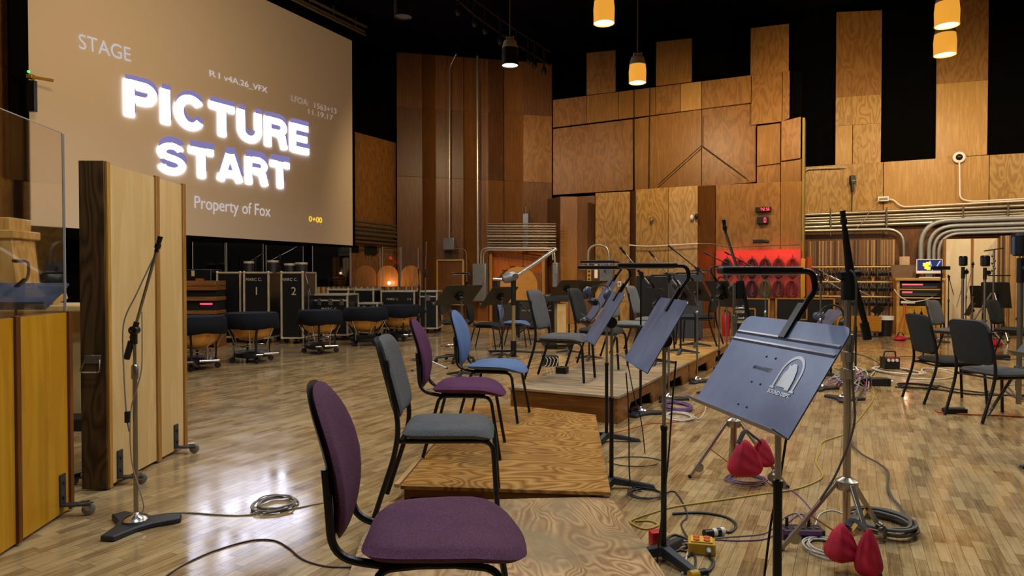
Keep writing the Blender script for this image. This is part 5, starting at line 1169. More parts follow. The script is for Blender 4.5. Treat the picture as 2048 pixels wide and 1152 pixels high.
RODZ = [yv(534), yv(564), yv(593)]
for z_ in RODZ: MB().bar((0, -.03, z_), (L, -.03, z_), .018, 8).build('rod', ROD, t)
fx = lambda u: (u - 1624) / (1786 - 1624) * L
for u in (1626, 1657, 1749, 1785): MB().box((fx(u), .03, yv(533) / 2), (.05, .05, yv(530))).build('post', ORANGE_W, t, bevel=.005)
MB().box((L / 2, 0, .08), (L, .22, .10)).build('base', SL3, t)
proto = None; q = random.Random(11)
bays = [('left bay', [1630, 1637, 1644, 1651]), ('middle bay', [1662, 1670, 1676, 1684, 1692, 1708, 1716, 1722, 1729, 1736, 1743]), ('right bay', [1755, 1761, 1768, 1774, 1780])]
for ri, rn in enumerate(('top', 'middle', 'bottom')):
    for bn, us in bays:
        for u in us:
            if ri == 2 and bn == 'middle bay' and u in (1676, 1692, 1708): continue
            u2 = u + q.uniform(-.4, .4); qx = a + (b - a).normalized() * fx(u2); nn_ = Vector((LN.x, LN.y)) * .03
            loc = (qx.x + nn_.x, qx.y + nn_.y, RODZ[ri] - .106); lab = 'black headphones hanging on the %s rod of the headphone rack, in its %s' % (rn, bn)
            if proto is None:
                proto = headphones('headphones', lab, loc, (0, 0, an + PI/2), 1.0, 'headphones on the rack'); proto.scale = (.75, 1.0, 1.55); continue
            d_ = dup(proto, loc, None, lab); d_.rotation_euler = (0, 0, an + PI/2 + q.uniform(-.12, .12))
# ---- red-lit cable board
a, b, L, an = stand_line(1432, 1601, 1.68); zb_, zt_ = at(1500, 597, (a.y + b.y) / 2).z, at(1500, 500, (a.y + b.y) / 2).z
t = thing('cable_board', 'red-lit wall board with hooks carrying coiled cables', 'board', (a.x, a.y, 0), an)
MB().box((L / 2, 0, (zb_ + zt_) / 2), (L, .03, zt_ - zb_)).build('panel', plain('red_lit_board', '#b0443c', .6, 0, .1, 2), t)  # wooden board; red lamplight is partly put into its base colour
bx = lambda u: (u - 1432) / (1601 - 1432) * L; bz = lambda v: at(1500, v, (a.y + b.y) / 2).z
CC = [plain('coil_plum', '#25101f', .6), plain('coil_brown', '#26150e', .6), plain('coil_rust', '#4e1c13', .6), plain('coil_red', '#6a1216', .6), plain('coil_green', '#39481f', .6), plain('coil_black', '#1a1414', .6)]
rows = [(1456, 514, 5), (1483, 514, 3), (1507, 514, 0), (1533, 514, 1), (1559, 514, 2), (1586, 514, 3), (1483, 557, 3), (1507, 557, 0), (1533, 557, 4), (1559, 557, 2), (1585, 557, 3)]
nm = ['black cable coil hanging at the left end of the red board', 'red cable coil on the top row, second from the left', 'plum cable coil on the top row of the red board', 'brown cable coil on the top row of the red board', 'rust coloured cable coil on the top row of the red board', 'red cable coil at the right end of the top row on the red board',
      'red cable coil at the left of the lower row on the red board', 'plum cable coil on the lower row of the red board', 'dark green cable coil on the lower row of the red board', 'rust coloured cable coil on the lower row of the red board', 'red cable coil at the right end of the lower row on the red board']
d3 = Vector((math.cos(an), math.sin(an), 0)); n3 = Vector((LN.x, LN.y, 0))
for (u, v, c), lb in zip(rows, nm):
    MB().tube(fillet([(bx(u), -.015, bz(v)), (bx(u), -.10, bz(v)), (bx(u), -.10, bz(v) + .05)], .02), .010, 6).build('hook', STEEL, t)
    o_ = Vector((a.x, a.y, 0)) + d3 * bx(u) + n3 * .085; pts = []; q = random.Random(u + v); Rv = .235; Rh = .115
    for k in range(13 * 14):
        A_ = 2 * PI * k / 14; f = 1 - .5 * ((k // 14) * .37 % 1); sx_ = math.sin(A_)
        pts.append(o_ + d3 * (Rh * f * math.cos(A_)) + Vector((0, 0, bz(v) - .03 - Rv + Rv * (.86 + .14 * q.random() if sx_ > 0 else f) * sx_)) + n3 * (.02 * math.sin(k * .31)))
    tag(MB().tube(pts, .022, 6).build('cable_coil', CC[c]), lb, 'cable', 'coils on the red board')
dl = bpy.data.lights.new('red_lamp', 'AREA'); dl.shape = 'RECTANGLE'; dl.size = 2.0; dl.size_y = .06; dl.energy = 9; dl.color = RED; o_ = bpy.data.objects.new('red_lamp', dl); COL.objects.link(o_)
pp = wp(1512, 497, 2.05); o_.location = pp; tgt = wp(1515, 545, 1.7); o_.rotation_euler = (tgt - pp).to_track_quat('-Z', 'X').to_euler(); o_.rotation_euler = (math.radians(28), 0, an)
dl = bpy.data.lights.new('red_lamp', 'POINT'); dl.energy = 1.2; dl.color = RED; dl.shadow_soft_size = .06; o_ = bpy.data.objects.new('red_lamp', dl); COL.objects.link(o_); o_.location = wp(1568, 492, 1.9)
for u0, v0, v1, c_, n_, lab in [(1603, 516, 596, 'yellow', 5, 'yellow cables hanging in a bundle right of the red board'), (1614, 513, 594, 'orange', 6, 'orange cables hanging in a bundle left of the slatted panel'), (1405, 520, 628, 'yellow', 4, 'yellow cables hanging straight down left of the red board'), (1415, 524, 602, 'dark', 4, 'dark cables hanging straight down left of the red board')]:
    m = MB(); q = random.Random(u0); off = 1.72 if u0 < 1610 else 1.3
    for i in range(n_): m.tube(spline([wp(u0 + i * 1.5, v0 + q.uniform(0, 3), off + .02 * (i % 2)), wp(u0 + i * 1.5 + q.uniform(-.6, .6), (v0 + v1) / 2, off + .03), wp(u0 + i * 1.5, v1 + q.uniform(-3, 3), off + .02)], 5), .018, 6)
    tag(m.build('cable_bundle', CAB[c_]), lab, 'cable', kind='stuff')
# ---- clocks and small wall fittings
LEDR = emit('led_red', '#ff3548', 4.5)
SEG = {'0': 'abcdef', '1': 'bc', '2': 'abged', '4': 'fgbc', '5': 'afgcd', '6': 'afgedc', '7': 'abc', '8': 'abcdefg'}
def seg_text(t, s, x, z, w_, h_, y):
    for ch in s:
        if ch == ' ': x += w_ * .7; continue
        m = MB(); tk = w_ * .2
        for g_ in SEG[ch]:
            c = {'a': (0, h_), 'd': (0, 0), 'g': (0, h_ / 2)}.get(g_)
            if c: m.box((x + w_ / 2, y, z + c[1]), (w_ * .8, .004, tk))
            else:
                dx, dz = {'b': (1, .75), 'c': (1, .25), 'e': (0, .25), 'f': (0, .75)}[g_]; m.box((x + w_ * (.08 + .84 * dx), y, z + h_ * dz), (tk, .004, h_ * .48))
        m.build('digit', LEDR, t); x += w_ * 1.35
DARKRED = plain('clock_face', '#1c0508', .4)
for u0, u1, v0, v1, s, lab in ((1510, 1541, 413, 424, '742 56', 'wide red LED clock showing 742 56 on the plywood wall'), (1513, 1536, 432.5, 448, '0', 'small red LED counter showing 0 below the clock')):
    p0, p1 = wp(u0, v1, 1.70), wp(u1, v0, 1.70); Wd = math.hypot(p1.x - p0.x, p1.y - p0.y); Hd = p1.z - p0.z
    t = thing('led_clock', lab, 'clock', p0, math.atan2(p1.y - p0.y, p1.x - p0.x)); MB().box((Wd / 2, .04, Hd / 2), (Wd, .1, Hd)).build('housing', PLASTIC, t, bevel=.008); MB().box((Wd / 2, -.012, Hd / 2), (Wd * .94, .004, Hd * .86)).build('face', DARKRED, t)
    if s == '0': seg_text(t, s, Wd * .62, Hd * .2, Wd * .18, Hd * .6, -.016)
    else: seg_text(t, s, Wd * .30, Hd * .22, Wd * .085, Hd * .56, -.016)
t = thing('security_camera', 'small black camera on the plywood wall above the red board', 'camera', wp(1517, 483, 1.8)); MB().box((0, 0, 0), (.26, .10, .09), rotm(0, 0, an)).build('body', PLASTIC, t, bevel=.01); MB().bar((.1, -.05, 0), (.2, -.12, -.02), .035, 10).build('lens', BLACK, t)
for u, v, lab in ((1303, 440, 'small chrome fitting on the left bright plywood panel'), (1383, 435, 'small white fitting on the right bright plywood panel'), (1392, 433, 'tiny dark hook beside the white fitting on the plywood')):
    t = thing('hook_fitting', lab, 'fitting', wp(u, v, 2.2)); MB().ell((0, 0, 0), (.05, .05, .07), 10, 8).build('knob', WHITE if u == 1383 else (STEEL if u == 1303 else BLACK), t); MB().bar((0, 0, 0), (-LN.x * .05, -LN.y * .05, 0), .03).build('mount', STEEL, t)
wall_tube('cable', 'pale cable sagging along the bright plywood panels', [(1258, 490), (1290, 493), (1330, 491), (1365, 489), (1396, 487)], .016, 2.24, WHITE, None, .2, cat='cable')
wall_tube('cable', 'dark cable sagging along the plywood above the red board', [(1396, 487), (1430, 488), (1450, 494), (1500, 493), (1550, 491), (1600, 489)], .014, 2.16, CONDUIT_D, None, .2, cat='cable')
for u, lab in ((1239, 'left white wall outlet low on the plywood'), (1252, 'right white wall outlet low on the plywood')):
    t = thing('power_outlet', lab, 'outlet', wp(u, 568, 2.03), an); MB().box((0, 0, 0), (.10, .02, .14)).build('plate', WHITE, t, bevel=.006); MB().box((0, -.012, 0), (.05, .006, .08)).build('socket', GREYMET, t)
# ---- conduits and boxes of the left part of the long wall
a_, b_ = (975, 1112); off = 1.95
for i, (v, r) in enumerate([(447.5, .020), (452, .018), (457, .026), (462, .022), (467, .020), (472.5, .034), (479, .03), (485, .018), (490, .018), (494.5, .018)]):
    wall_tube('conduit', ['topmost', 'second', 'third', 'fourth', 'fifth', 'sixth, thickest', 'seventh', 'eighth', 'ninth', 'lowest'][i] + ' pipe of the horizontal pipe bank above the big drum', [(a_, v), (b_, v + .5)], r, off + .02 * (i % 3), CONDUIT if i % 2 else CONDUIT_D, 'pipe bank above the big drum', 0)
t = thing('utility_box', 'tall narrow grey box behind the pipe bank', 'box', wp(1052, 464, 1.68), an); MB().box((0, 0, 0), (.17, .08, 1.05)).build('body', GREYMET, t, bevel=.01); MB().bar((0, 0, .5), (0, 0, .72), .02).build('conduit_stub', CONDUIT_D, t)
t = thing('utility_box', 'square grey box at the foot of the thin conduit', 'box', wp(899, 488, 1.95), an); MB().box((0, 0, 0), (.38, .14, .36)).build('body', GREYMET, t, bevel=.012); MB().box((0, -.075, 0), (.34, .01, .32)).build('cover', GREYMET, t, bevel=.004)
wall_tube('conduit', 'thin conduit rising from the square grey box up the wood columns', [(899, 477), (900, 135), (906, 122), (913, 108)], .018, 1.92, CONDUIT, None, .1)
wall_tube('conduit', 'tall thick conduit rising from the grey electrical cabinet to the ceiling', [(956, 527), (955, 112)], .038, 1.95, CONDUIT, None, 0)
wall_tube('conduit', 'thin conduit turning down right of the square grey box', [(911, 497), (933, 498), (934, 600)], .014, 1.92, CONDUIT_D, None, .3)
wall_tube('conduit', 'outer conduit arching from the electrical cabinet over the drum bay', [(962, 528), (962, 496), (1109, 497), (1110, 528)], .026, 2.0, CONDUIT, 'conduits arching over the drum bay', .38)
wall_tube('conduit', 'inner conduit arching from the electrical cabinet over the drum bay', [(967, 528), (967, 500), (1105, 501), (1106, 520)], .022, 1.98, CONDUIT, 'conduits arching over the drum bay', .33)
for u0, u1, v0, v1, lab, off_ in ((945, 972, 527, 603, 'shiny grey electrical cabinet left of the drum bay', 1.98), (1105, 1115, 525, 575, 'narrow grey electrical box right of the drum bay', 1.98)):
    p0, p1 = wp(u0, v1, off_), wp(u1, v0, off_); Wd = math.hypot(p1.x - p0.x, p1.y - p0.y); Hd = p1.z - p0.z; t = thing('electrical_cabinet', lab, 'cabinet', p0, math.atan2(p1.y - p0.y, p1.x - p0.x))
    MB().box((Wd / 2, .08, Hd / 2), (Wd, .18, Hd)).build('body', GREYMET, t, bevel=.012); MB().box((Wd / 2, -.018, Hd / 2), (Wd * .9, .012, Hd * .95)).build('door', GREYMET, t, bevel=.006); MB().box((Wd * .82, -.03, Hd * .5), (.02, .02, .08)).build('latch', STEEL, t)
p0, p1 = wp(875, 608, 2.0), wp(927, 520, 2.0); Wd = math.hypot(p1.x - p0.x, p1.y - p0.y); Hd = p1.z - p0.z
t = thing('access_panel', 'brown access panel with a pale frame on the wood columns', 'panel', p0, math.atan2(p1.y - p0.y, p1.x - p0.x)); MB().box((Wd / 2, .02, Hd / 2), (Wd, .04, Hd)).build('panel', D[0], t)
for c, s in (((Wd / 2, -.01, Hd), (Wd, .04, .04)), ((Wd / 2, -.01, 0), (Wd, .04, .04)), ((0, -.01, Hd / 2), (.04, .04, Hd)), ((Wd, -.01, Hd / 2), (.04, .04, Hd))): MB().box(c, s).build('frame', plain('pale_frame', '#a98a52', .5) if 'pale_frame' not in MATS else MATS['pale_frame'], t)
wall_tube('conduit', 'fat conduit bent in an arch over the two wall boxes', [(1176, 534), (1177, 490), (1217, 490), (1219, 534)], .036, 2.18, CONDUIT, None, .42)
for u0, u1, v0, v1, lab, m in ((1170, 1199, 527, 566, 'open brown breaker box under the arched conduit', D[1]), (1199, 1226, 526, 562, 'pale grey switch box with a black handle under the arched conduit', GREYMET)):
    p0, p1 = wp(u0, v1, 2.12), wp(u1, v0, 2.12); Wd = math.hypot(p1.x - p0.x, p1.y - p0.y); Hd = p1.z - p0.z; t = thing('utility_box', lab, 'box', p0, math.atan2(p1.y - p0.y, p1.x - p0.x))
    MB().box((Wd / 2, .06, Hd / 2), (Wd, .14, Hd)).build('body', m, t, bevel=.01)
    if u0 == 1170:
        MB().box((Wd * .3, -.012, Hd * .5), (Wd * .28, .01, Hd * .8)).build('breaker_strip', plain('brass_strip', '#a07c2c', .4), t)
        for i in range(4): MB().box((Wd * .3, -.02, Hd * (.2 + .2 * i)), (Wd * .12, .016, Hd * .08)).build('breaker', PLASTIC, t)
        MB().box((Wd * .78, -.015, Hd * .6), (Wd * .22, .02, Hd * .7)).build('door', WHITE, t)
    else: MB().tube(fillet([(Wd * .45, -.02, Hd * .75), (Wd * .45, -.1, Hd * .75), (Wd * .5, -.1, Hd * .45)], .03), .02).build('switch_handle', PLASTIC, t)
# pipes low on the screen wall
for i, v in enumerate((442, 450, 457, 466, 475, 483)):
    a, b = lw(708, v, .35 + .03 * (i % 2)), lw(792, v + 10 - i * .6, .35 + .03 * (i % 2)); tag(MB().bar(a, b, .05 if i in (2, 3) else .035, 8).build('conduit', CONDUIT_D), ['topmost', 'second', 'third', 'fourth', 'fifth', 'lowest'][i] + ' dark pipe right of the projection screen', 'conduit', 'pipes right of the projection screen')
t = thing('utility_box', 'small black box under the pipes right of the projection screen', 'box', lw(740, 500, .13), math.atan2(SD.y, SD.x)); MB().box((0, 0, 0), (.5, .15, .25)).build('body', BLACK, t, bevel=.01); MB().bar((0, 0, -.1), (0, 0, -.5), .03).build('stub', CONDUIT_D, t)

# ================================================================ percussion at the back
p = at(1033, 572, 16.8); R_ = .46; t = thing('bass_drum', 'big concert bass drum with a golden calfskin head on a dark stand', 'drum', (p.x, p.y, 0), math.radians(16)); zc_ = p.z
Rx = rotm(PI/2, 0, 0)
MB().lathe([(0, -.2), (R_ * .98, -.2), (R_ * .98, .2), (0, .2)], (0, 0, zc_), 40, Rx).build('shell', D[1], t)
HEAD = NT('calfskin'); HEAD = HEAD.set(Base_Color=HEAD.ramp(HEAD.noise(HEAD.coords(), 4, 6, .7), [(.3, lin('#b98a3c')), (.7, lin('#d6ab5c'))]), Roughness=.55)
MB().lathe([(0, .205), (R_ * .97, .203), (R_ * .97, .195), (0, .195)], (0, 0, zc_), 40, Rx).build('drum_head', HEAD, t)
MB().lathe([(R_ * .96, .15), (R_ * 1.03, .15), (R_ * 1.03, .215), (R_ * .96, .215)], (0, 0, zc_), 40, Rx).build('hoop', plain('hoop_wood', '#9a6b2a', .4), t)
for i in range(14):
    A_ = 2 * PI * i / 14; MB().bar((R_ * 1.05 * math.cos(A_), -.21, zc_ + R_ * 1.05 * math.sin(A_)), (R_ * 1.05 * math.cos(A_), .2, zc_ + R_ * 1.05 * math.sin(A_)), .012, 6).build('tension_rod', BLKMET, t)
MB().box((-.02, .05, .36), (.9, .55, .64)).build('stand_box', plain('stand_black', '#14110f', .6), t, bevel=.02); 
for sx in (-.5, .46): MB().box((sx, .1, .60), (.05, .5, 1.2)).build('side_post', BLACK, t)
p = at(1052, 640, 13.6); t = thing('percussion_table', 'black trap table frame with crossed legs and casters in front of the bass drum', 'table', (p.x + .2, p.y + .3, 0), .05)
MB().box((0, 0, .80), (.75, .5, .03)).build('table_top', BLKMET, t)
for sx in (-.36, .36):
    for sy in (-.22, .22): l_ = MB().box((sx, sy, .44), (.05, .05, .72)).build('leg', BLKMET, t); caster(l_, (sx, sy, .05), .045, .5)
for sy in (-.22, .22):
    MB().bar((-.36, sy, .15), (.3, sy, .72), .016).build('brace', BLKMET, t); MB().bar((.36, sy, .15), (-.3, sy, .72), .016).build('brace', BLKMET, t)
MB().box((0, -.2, .62), (.6, .05, .03)).build('cross_rail', STEEL, t)
p = at(1114, 596, 12.4); t = thing('keyboard', 'flat black keyboard on a pale wooden stand behind the grey chairs', 'keyboard', (p.x, p.y, 0), .1)
MB().box((0, 0, p.z), (.52, .42, .12)).build('body', plain('slate_plastic', '#23272d', .4), t, bevel=.02); MB().box((.06, 0, p.z / 2 - .05), (.16, .3, p.z - .1)).build('pedestal', BIRCH, t); MB().box((0, 0, .06), (.5, .45, .04)).build('base', BLKMET, t)
for sx in (-.2, .2): MB().ell((sx, -.15, .025), (.025, .025, .025), 8, 6).build('caster', RUBBER, t)
p = at(1302, 600, 14.0); road_case('black equipment rack with vent slots behind the dark music stands', (p.x, p.y), (.62, .5, at(1302, 552, 14.).z - .12), -.1, (), 0, trim=False)
p = at(1366, 600, 14.2); t = thing('folding_screen', 'slate grey upright panel behind the dark music stands', 'panel', (p.x, p.y, 0), -.1); MB().box((0, 0, .70), (.80, .06, 1.36)).build('panel', plain('slate_panel', '#2b333d', .6), t, bevel=.01)
for sx in (-.3, .3): MB().box((sx, 0, .01), (.06, .5, .02)).build('foot', BLKMET, t)
p = at(1355, 590, 12.); t = thing('cable_hanger', 'lilac cables hung over a thin stand before the slate panel', 'stand', (p.x, p.y, 0)); MB().bar((0, 0, .02), (0, 0, at(1355, 560, 12.).z), .012).build('pole', STEEL, t); MB().lathe([(0, 0), (.14, 0), (.14, .015), (0, .03)], n=16).build('base', IRON, t)
for i in range(3): MB().tube(spline([(-.05 + .03 * i, -.02, .85), (-.04 + .03 * i, -.03, 1.1), (0, -.02, at(1355, 560, 12.).z - .01), (.06 + .02 * i, -.02, 1.05), (.05 + .03 * i, -.02, .8)], 6), .011, 6).build('cable', CAB['lilac'], t)
# black speaker boards before the red board
OT = plain('orange_trim', '#a8701f', .45)
for u0, u1, lab in ((1472, 1538, 'black panel box left, below the red cable board'), (1552, 1668, 'black panel box with an orange rim, below the red cable board')):
    p0, p1 = at(u0, 620, 15.5), at(u1, 620, 15.2); Wd = math.hypot(p1.x - p0.x, p1.y - p0.y); zt_ = at(u0, 596, 15.5).z; t = thing('panel_box', lab, 'box', (p0.x, p0.y, 0), math.atan2(p1.y - p0.y, p1.x - p0.x))
    MB().box((Wd / 2, .16, zt_ / 2), (Wd, .3, zt_)).build('body', CASE, t)
    for c, s in (((Wd / 2, -.01, zt_ - .01), (Wd, .03, .03)), ((.0, -.01, zt_ / 2), (.04, .03, zt_)), ((Wd, -.01, zt_ / 2), (.04, .03, zt_))): MB().box(c, s).build('trim', OT, t)
    hx = Wd * .46; hz = at(1605, 628, 15.4).z
    for c, s in (((hx, -.01, hz + .12), (.2, .02, .03)), ((hx, -.01, hz - .12), (.2, .02, .03)), ((hx - .09, -.01, hz), (.03, .02, .24)), ((hx + .09, -.01, hz), (.03, .02, .24))): MB().box(c, s).build('handle_frame', OT, t)
p = at(1711, 645, 14.8); t = thing('wooden_crate', 'low yellow wooden box on casters under the headphone rack', 'crate', (p.x, p.y, 0), -.1); MB().box((0, 0, .27), (.92, .4, .34)).build('body', wood('crate_wood', '#a9701c', '#c48c30', 'X', 3, .45), t, bevel=.01); MB().box((0, -.21, .12), (.92, .01, .02)).build('edge_strip', SL3, t)
for sx in (-.4, .4): caster(t, (sx, 0, .05), .045)
p = at(1770, 640, 14.9); t = thing('trash_bin', 'black trash bin with a white liner rim beside the yellow box', 'bin', (p.x, p.y, 0)); zt_ = at(1770, 633, 14.9).z
MB().lathe([(0, .0), (.13, 0), (.165, zt_), (.15, zt_), (.12, .02), (0, .02)], n=24).build('bucket', BLACK, t); MB().lathe([(.16, zt_ - .07), (.172, zt_ - .07), (.175, zt_ + .01), (.15, zt_ + .012)], n=24).build('liner', WHITE, t)
p = at(1755, 620, 14.6); t = thing('music_stand', 'small tilted dark desk top leaning above the trash bin', 'music stand', (p.x, p.y, 0)); MB().box((0, 0, p.z), (.22, .03, .2), rotm(.4, .5, .3)).build('desk', DESKB, t); MB().bar((0, .02, .02), (0, .02, p.z), .012).build('pole', STEEL, t); MB().lathe([(0, 0), (.12, 0), (.12, .015), (0, .03)], n=16).build('base', IRON, t)
ms(1791, 664, (1786, 575), (1787, 630), 'thin chrome stand between the trash bin and the wooden cabinet', base='round', weight=False, clip=False)

# ================================================================ computer cabinet
CABW = wood('cabinet_wood', '#b8893e', '#cfa257', 'X', 2, .42); CABY = wood('cabinet_yellow', '#b8841f', '#cb982e', 'Z', 2, .4)
p0, p1 = at(1793, 600, 15.3), at(1888, 600, 14.95); Wd = math.hypot(p1.x - p0.x, p1.y - p0.y); zt_ = at(1840, 556, 15.1).z
CABT = thing('equipment_cabinet', 'wooden equipment cabinet with red-lit patch panels and a yellow lower door', 'cabinet', (p0.x, p0.y, 0), math.atan2(p1.y - p0.y, p1.x - p0.x)); t = CABT
MB().box((Wd / 2, .3, zt_ - .03), (Wd + .06, .68, .06)).build('top', CABW, t, bevel=.008)
for x_ in (.03, Wd - .03): MB().box((x_, .3, (zt_ - .06) / 2), (.06, .6, zt_ - .06)).build('side', CABW, t, bevel=.004)
zm = at(1840, 612, 15.1).z
MB().box((Wd / 2, .02, zm / 2), (Wd - .12, .03, zm)).build('door', CABY, t, bevel=.004); MB().box((Wd / 2, .58, zt_ / 2), (Wd - .1, .02, zt_ - .1)).build('back', BLACK, t)
LB = emit('patch_light', '#ff4a58', 2.2)
for k, (va, vb) in enumerate(((566, 577), (582, 592), (600, 610))):
    za, zb = at(1840, va, 15.1).z, at(1840, vb, 15.1).z; pn = MB().box((Wd / 2, .06, (za + zb) / 2), (Wd - .14, .05, za - zb)).build('patch_panel', PLASTIC, t, bevel=.003)
    if k < 2:
        m = MB(); n_ = (24, 12)[k]
        for i in range(n_): m.box((.12 + i * (Wd - .24) / 40, .032, (za + zb) / 2 + .025), (.016, .006, .03))
        m.build('indicator_lights', LB, pn)
        m = MB()
        for i in range(40):
            for r_ in (0, 1): m.box((.12 + i * (Wd - .24) / 40, .033, (za + zb) / 2 - .01 - .03 * r_), (.012, .004, .014))
        m.build('jack_row', GREYMET, pn)
    else:
        MB().box((Wd * .25, .03, (za + zb) / 2), (Wd * .3, .01, .05)).build('label_strip', WHITE, pn); MB().ell((Wd * .78, .03, (za + zb) / 2), (.05, .03, .05)).build('dial', GREYMET, pn)
for za in (579, 596): MB().box((Wd / 2, .1, at(1840, za, 15.1).z), (Wd - .12, .14, .03)).build('shelf', CABW, t)
MB().tube(spline([(-.05, -.02, zt_ - .25), (.05, -.06, zt_ - .4), (.25, -.06, zt_ - .52), (.5, -.03, zt_ - .5), (.7, -.02, zt_ - .42)], 6), .012, 6).build('cable', CAB['white'], t)
for x_, c_, dx in ((.14, 'orange', -.1), (.18, 'orange', -.02), (.62, 'yellow', -.18), (.66, 'yellow', -.05), (.68, 'black', .0)):
    MB().tube(spline([(x_, .0, zm + .06), (x_ + .01, -.06, zm - .15), (x_ + dx * .5, -.07, .35), (x_ + dx, -.12, .02)], 6), .010, 6).build('cable', CAB[c_], t)
w3 = lambda x_, y_, z_: Vector((p0.x, p0.y, 0)) + Vector((math.cos(t.rotation_euler.z), math.sin(t.rotation_euler.z), 0)) * x_ + Vector((-math.sin(t.rotation_euler.z), math.cos(t.rotation_euler.z), 0)) * y_ + Vector((0, 0, z_))
r_ = CABT.rotation_euler.z
t = thing('computer_monitor', 'white all-in-one computer showing a dark blue picture with yellow lettering, on the wooden cabinet', 'computer', w3(Wd * .74, .30, zt_), r_)
SWd = 46 / FPX * 15.1; SHt = at(1840, 520, 15.1).z - at(1840, 549, 15.1).z
MB().box((0, 0, SHt * .5 + .10), (SWd, .035, SHt)).build('case', WHITE, t, bevel=.008); MB().box((0, .05, .05), (.14, .03, .14)).build('neck', STEEL, t); MB().box((0, 0, .008), (.20, .18, .014)).build('foot', STEEL, t, bevel=.004)
s_ = MB().box((0, -.019, SHt * .58 + .10), (SWd * .94, .004, SHt * .76)).build('screen', emit('screen_blue', '#141c4c', 1.6), t)
sy = emit('screen_yellow', '#ffd92e', 1.8); sw = emit('screen_pale', '#a7b6f0', 1.2)
m = MB()
for x_, z_ in ((-.09, .30), (-.06, .24), (-.03, .32), (-.02, .22)): m.box((x_, -.022, z_), (.075, .004, .075))
m.build('picture_lettering', sy, s_)
m = MB(); m.add([(.05, -.0225, .16), (.07, -.0225, .16), (.02, -.0225, .38), (-.01, -.0225, .38)], [(0, 1, 2, 3)]); m.add([(.10, -.0225, .20), (.12, -.0225, .20), (.22, -.0225, .38), (.19, -.0225, .38)], [(0, 1, 2, 3)]); m.build('picture_beams', sw, s_)
MB().box((0, -.021, .13), (SWd * .94, .004, .05)).build('chin', WHITE, t)
t = thing('keyboard', 'thin white computer keyboard on the wooden cabinet before the monitor', 'keyboard', w3(Wd * .72, .08, zt_), r_); MB().box((0, 0, .012), (.42, .12, .02)).build('body', WHITE, t, bevel=.004); MB().box((.12, 0, .026), (.16, .09, .01)).build('keys', PLASTIC, t)
t = thing('electrical_box', 'small cream electrical box lit warmly above the wooden cabinet', 'box', wp(1808, 526, .44), math.atan2(-LD.y, -LD.x)); MB().box((0, 0, 0), (.22, .14, .31)).build('body', plain('cream_paint', '#d9b48e', .5), t, bevel=.012); MB().bar((.0, 0, -.13), (.0, 0, -.40), .05, 10).build('stub', plain('cream_pipe', '#c29a78', .45) , t)
MB().tube(spline([(.06, -.06, -.12), (.10, -.08, -.22), (.07, -.07, -.18), (.03, -.05, -.25)], 5), .01, 6).build('wire', PLASTIC, t)
t = thing('leaning_board', 'tan cardboard panel leaning behind the wooden cabinet', 'board', w3(Wd * .18, .55, zt_), r_); MB().prism([(-.22, 0), (.24, 0), (.30, .30), (-.26, .30)], -.02, .02, Matrix(((1, 0, 0, 0), (0, 0, -1, 0), (0, 1, 0, 0), (0, 0, 0, 1)))).build('panel', plain('cardboard', '#64513a', .8), t)
d_ = bpy.data.lights.new('cabinet_fill', 'POINT'); d_.energy = 2; d_.color = (1., .5, .3); d_.shadow_soft_size = .05; o_ = bpy.data.objects.new('cabinet_fill', d_); COL.objects.link(o_); o_.location = w3(Wd * .22, .1, zt_ + .18)  # bare point light added to warm the cabinet top, no lamp stands here
# ================================================================ pale gobo, slatted gobo, microphones at the right
p0, p1 = at(1886, 600, 15.6), at(1997, 600, 15.2); Wd = math.hypot(p1.x - p0.x, p1.y - p0.y); zt_ = at(1886, 478, 15.6).z
t = thing('gobo', 'pale birch gobo with a dark centre batten, right of the computer cabinet', 'gobo', (p0.x, p0.y, 0), math.atan2(p1.y - p0.y, p1.x - p0.x)); PALE = wood('pale_birch', '#ddc8a2', '#e6d5b4', 'Z', 1.6, .45, 6)
MB().box((Wd / 2, .06, zt_ / 2 + .02), (Wd, .10, zt_ - .04)).build('core', BIRCH2, t)
for a, b in ((.04, .50), (.54, .98)): MB().box((Wd * (a + b) / 2, .0, zt_ / 2 + .02), (Wd * (b - a), .02, zt_ - .06)).build('panel', PALE, t)
for x_ in (.02, .52, .99): MB().box((Wd * x_, -.006, zt_ / 2 + .02), (.05, .03, zt_ - .04)).build('batten', BATT, t)
slats('narrow gobo of tan and dark vertical slats at the right edge', 1999, 2075, 472, 1.1, 24, 8, [SL2, SL, SL3])
mc = plain('microphone_black', '#131417', .35, .2)
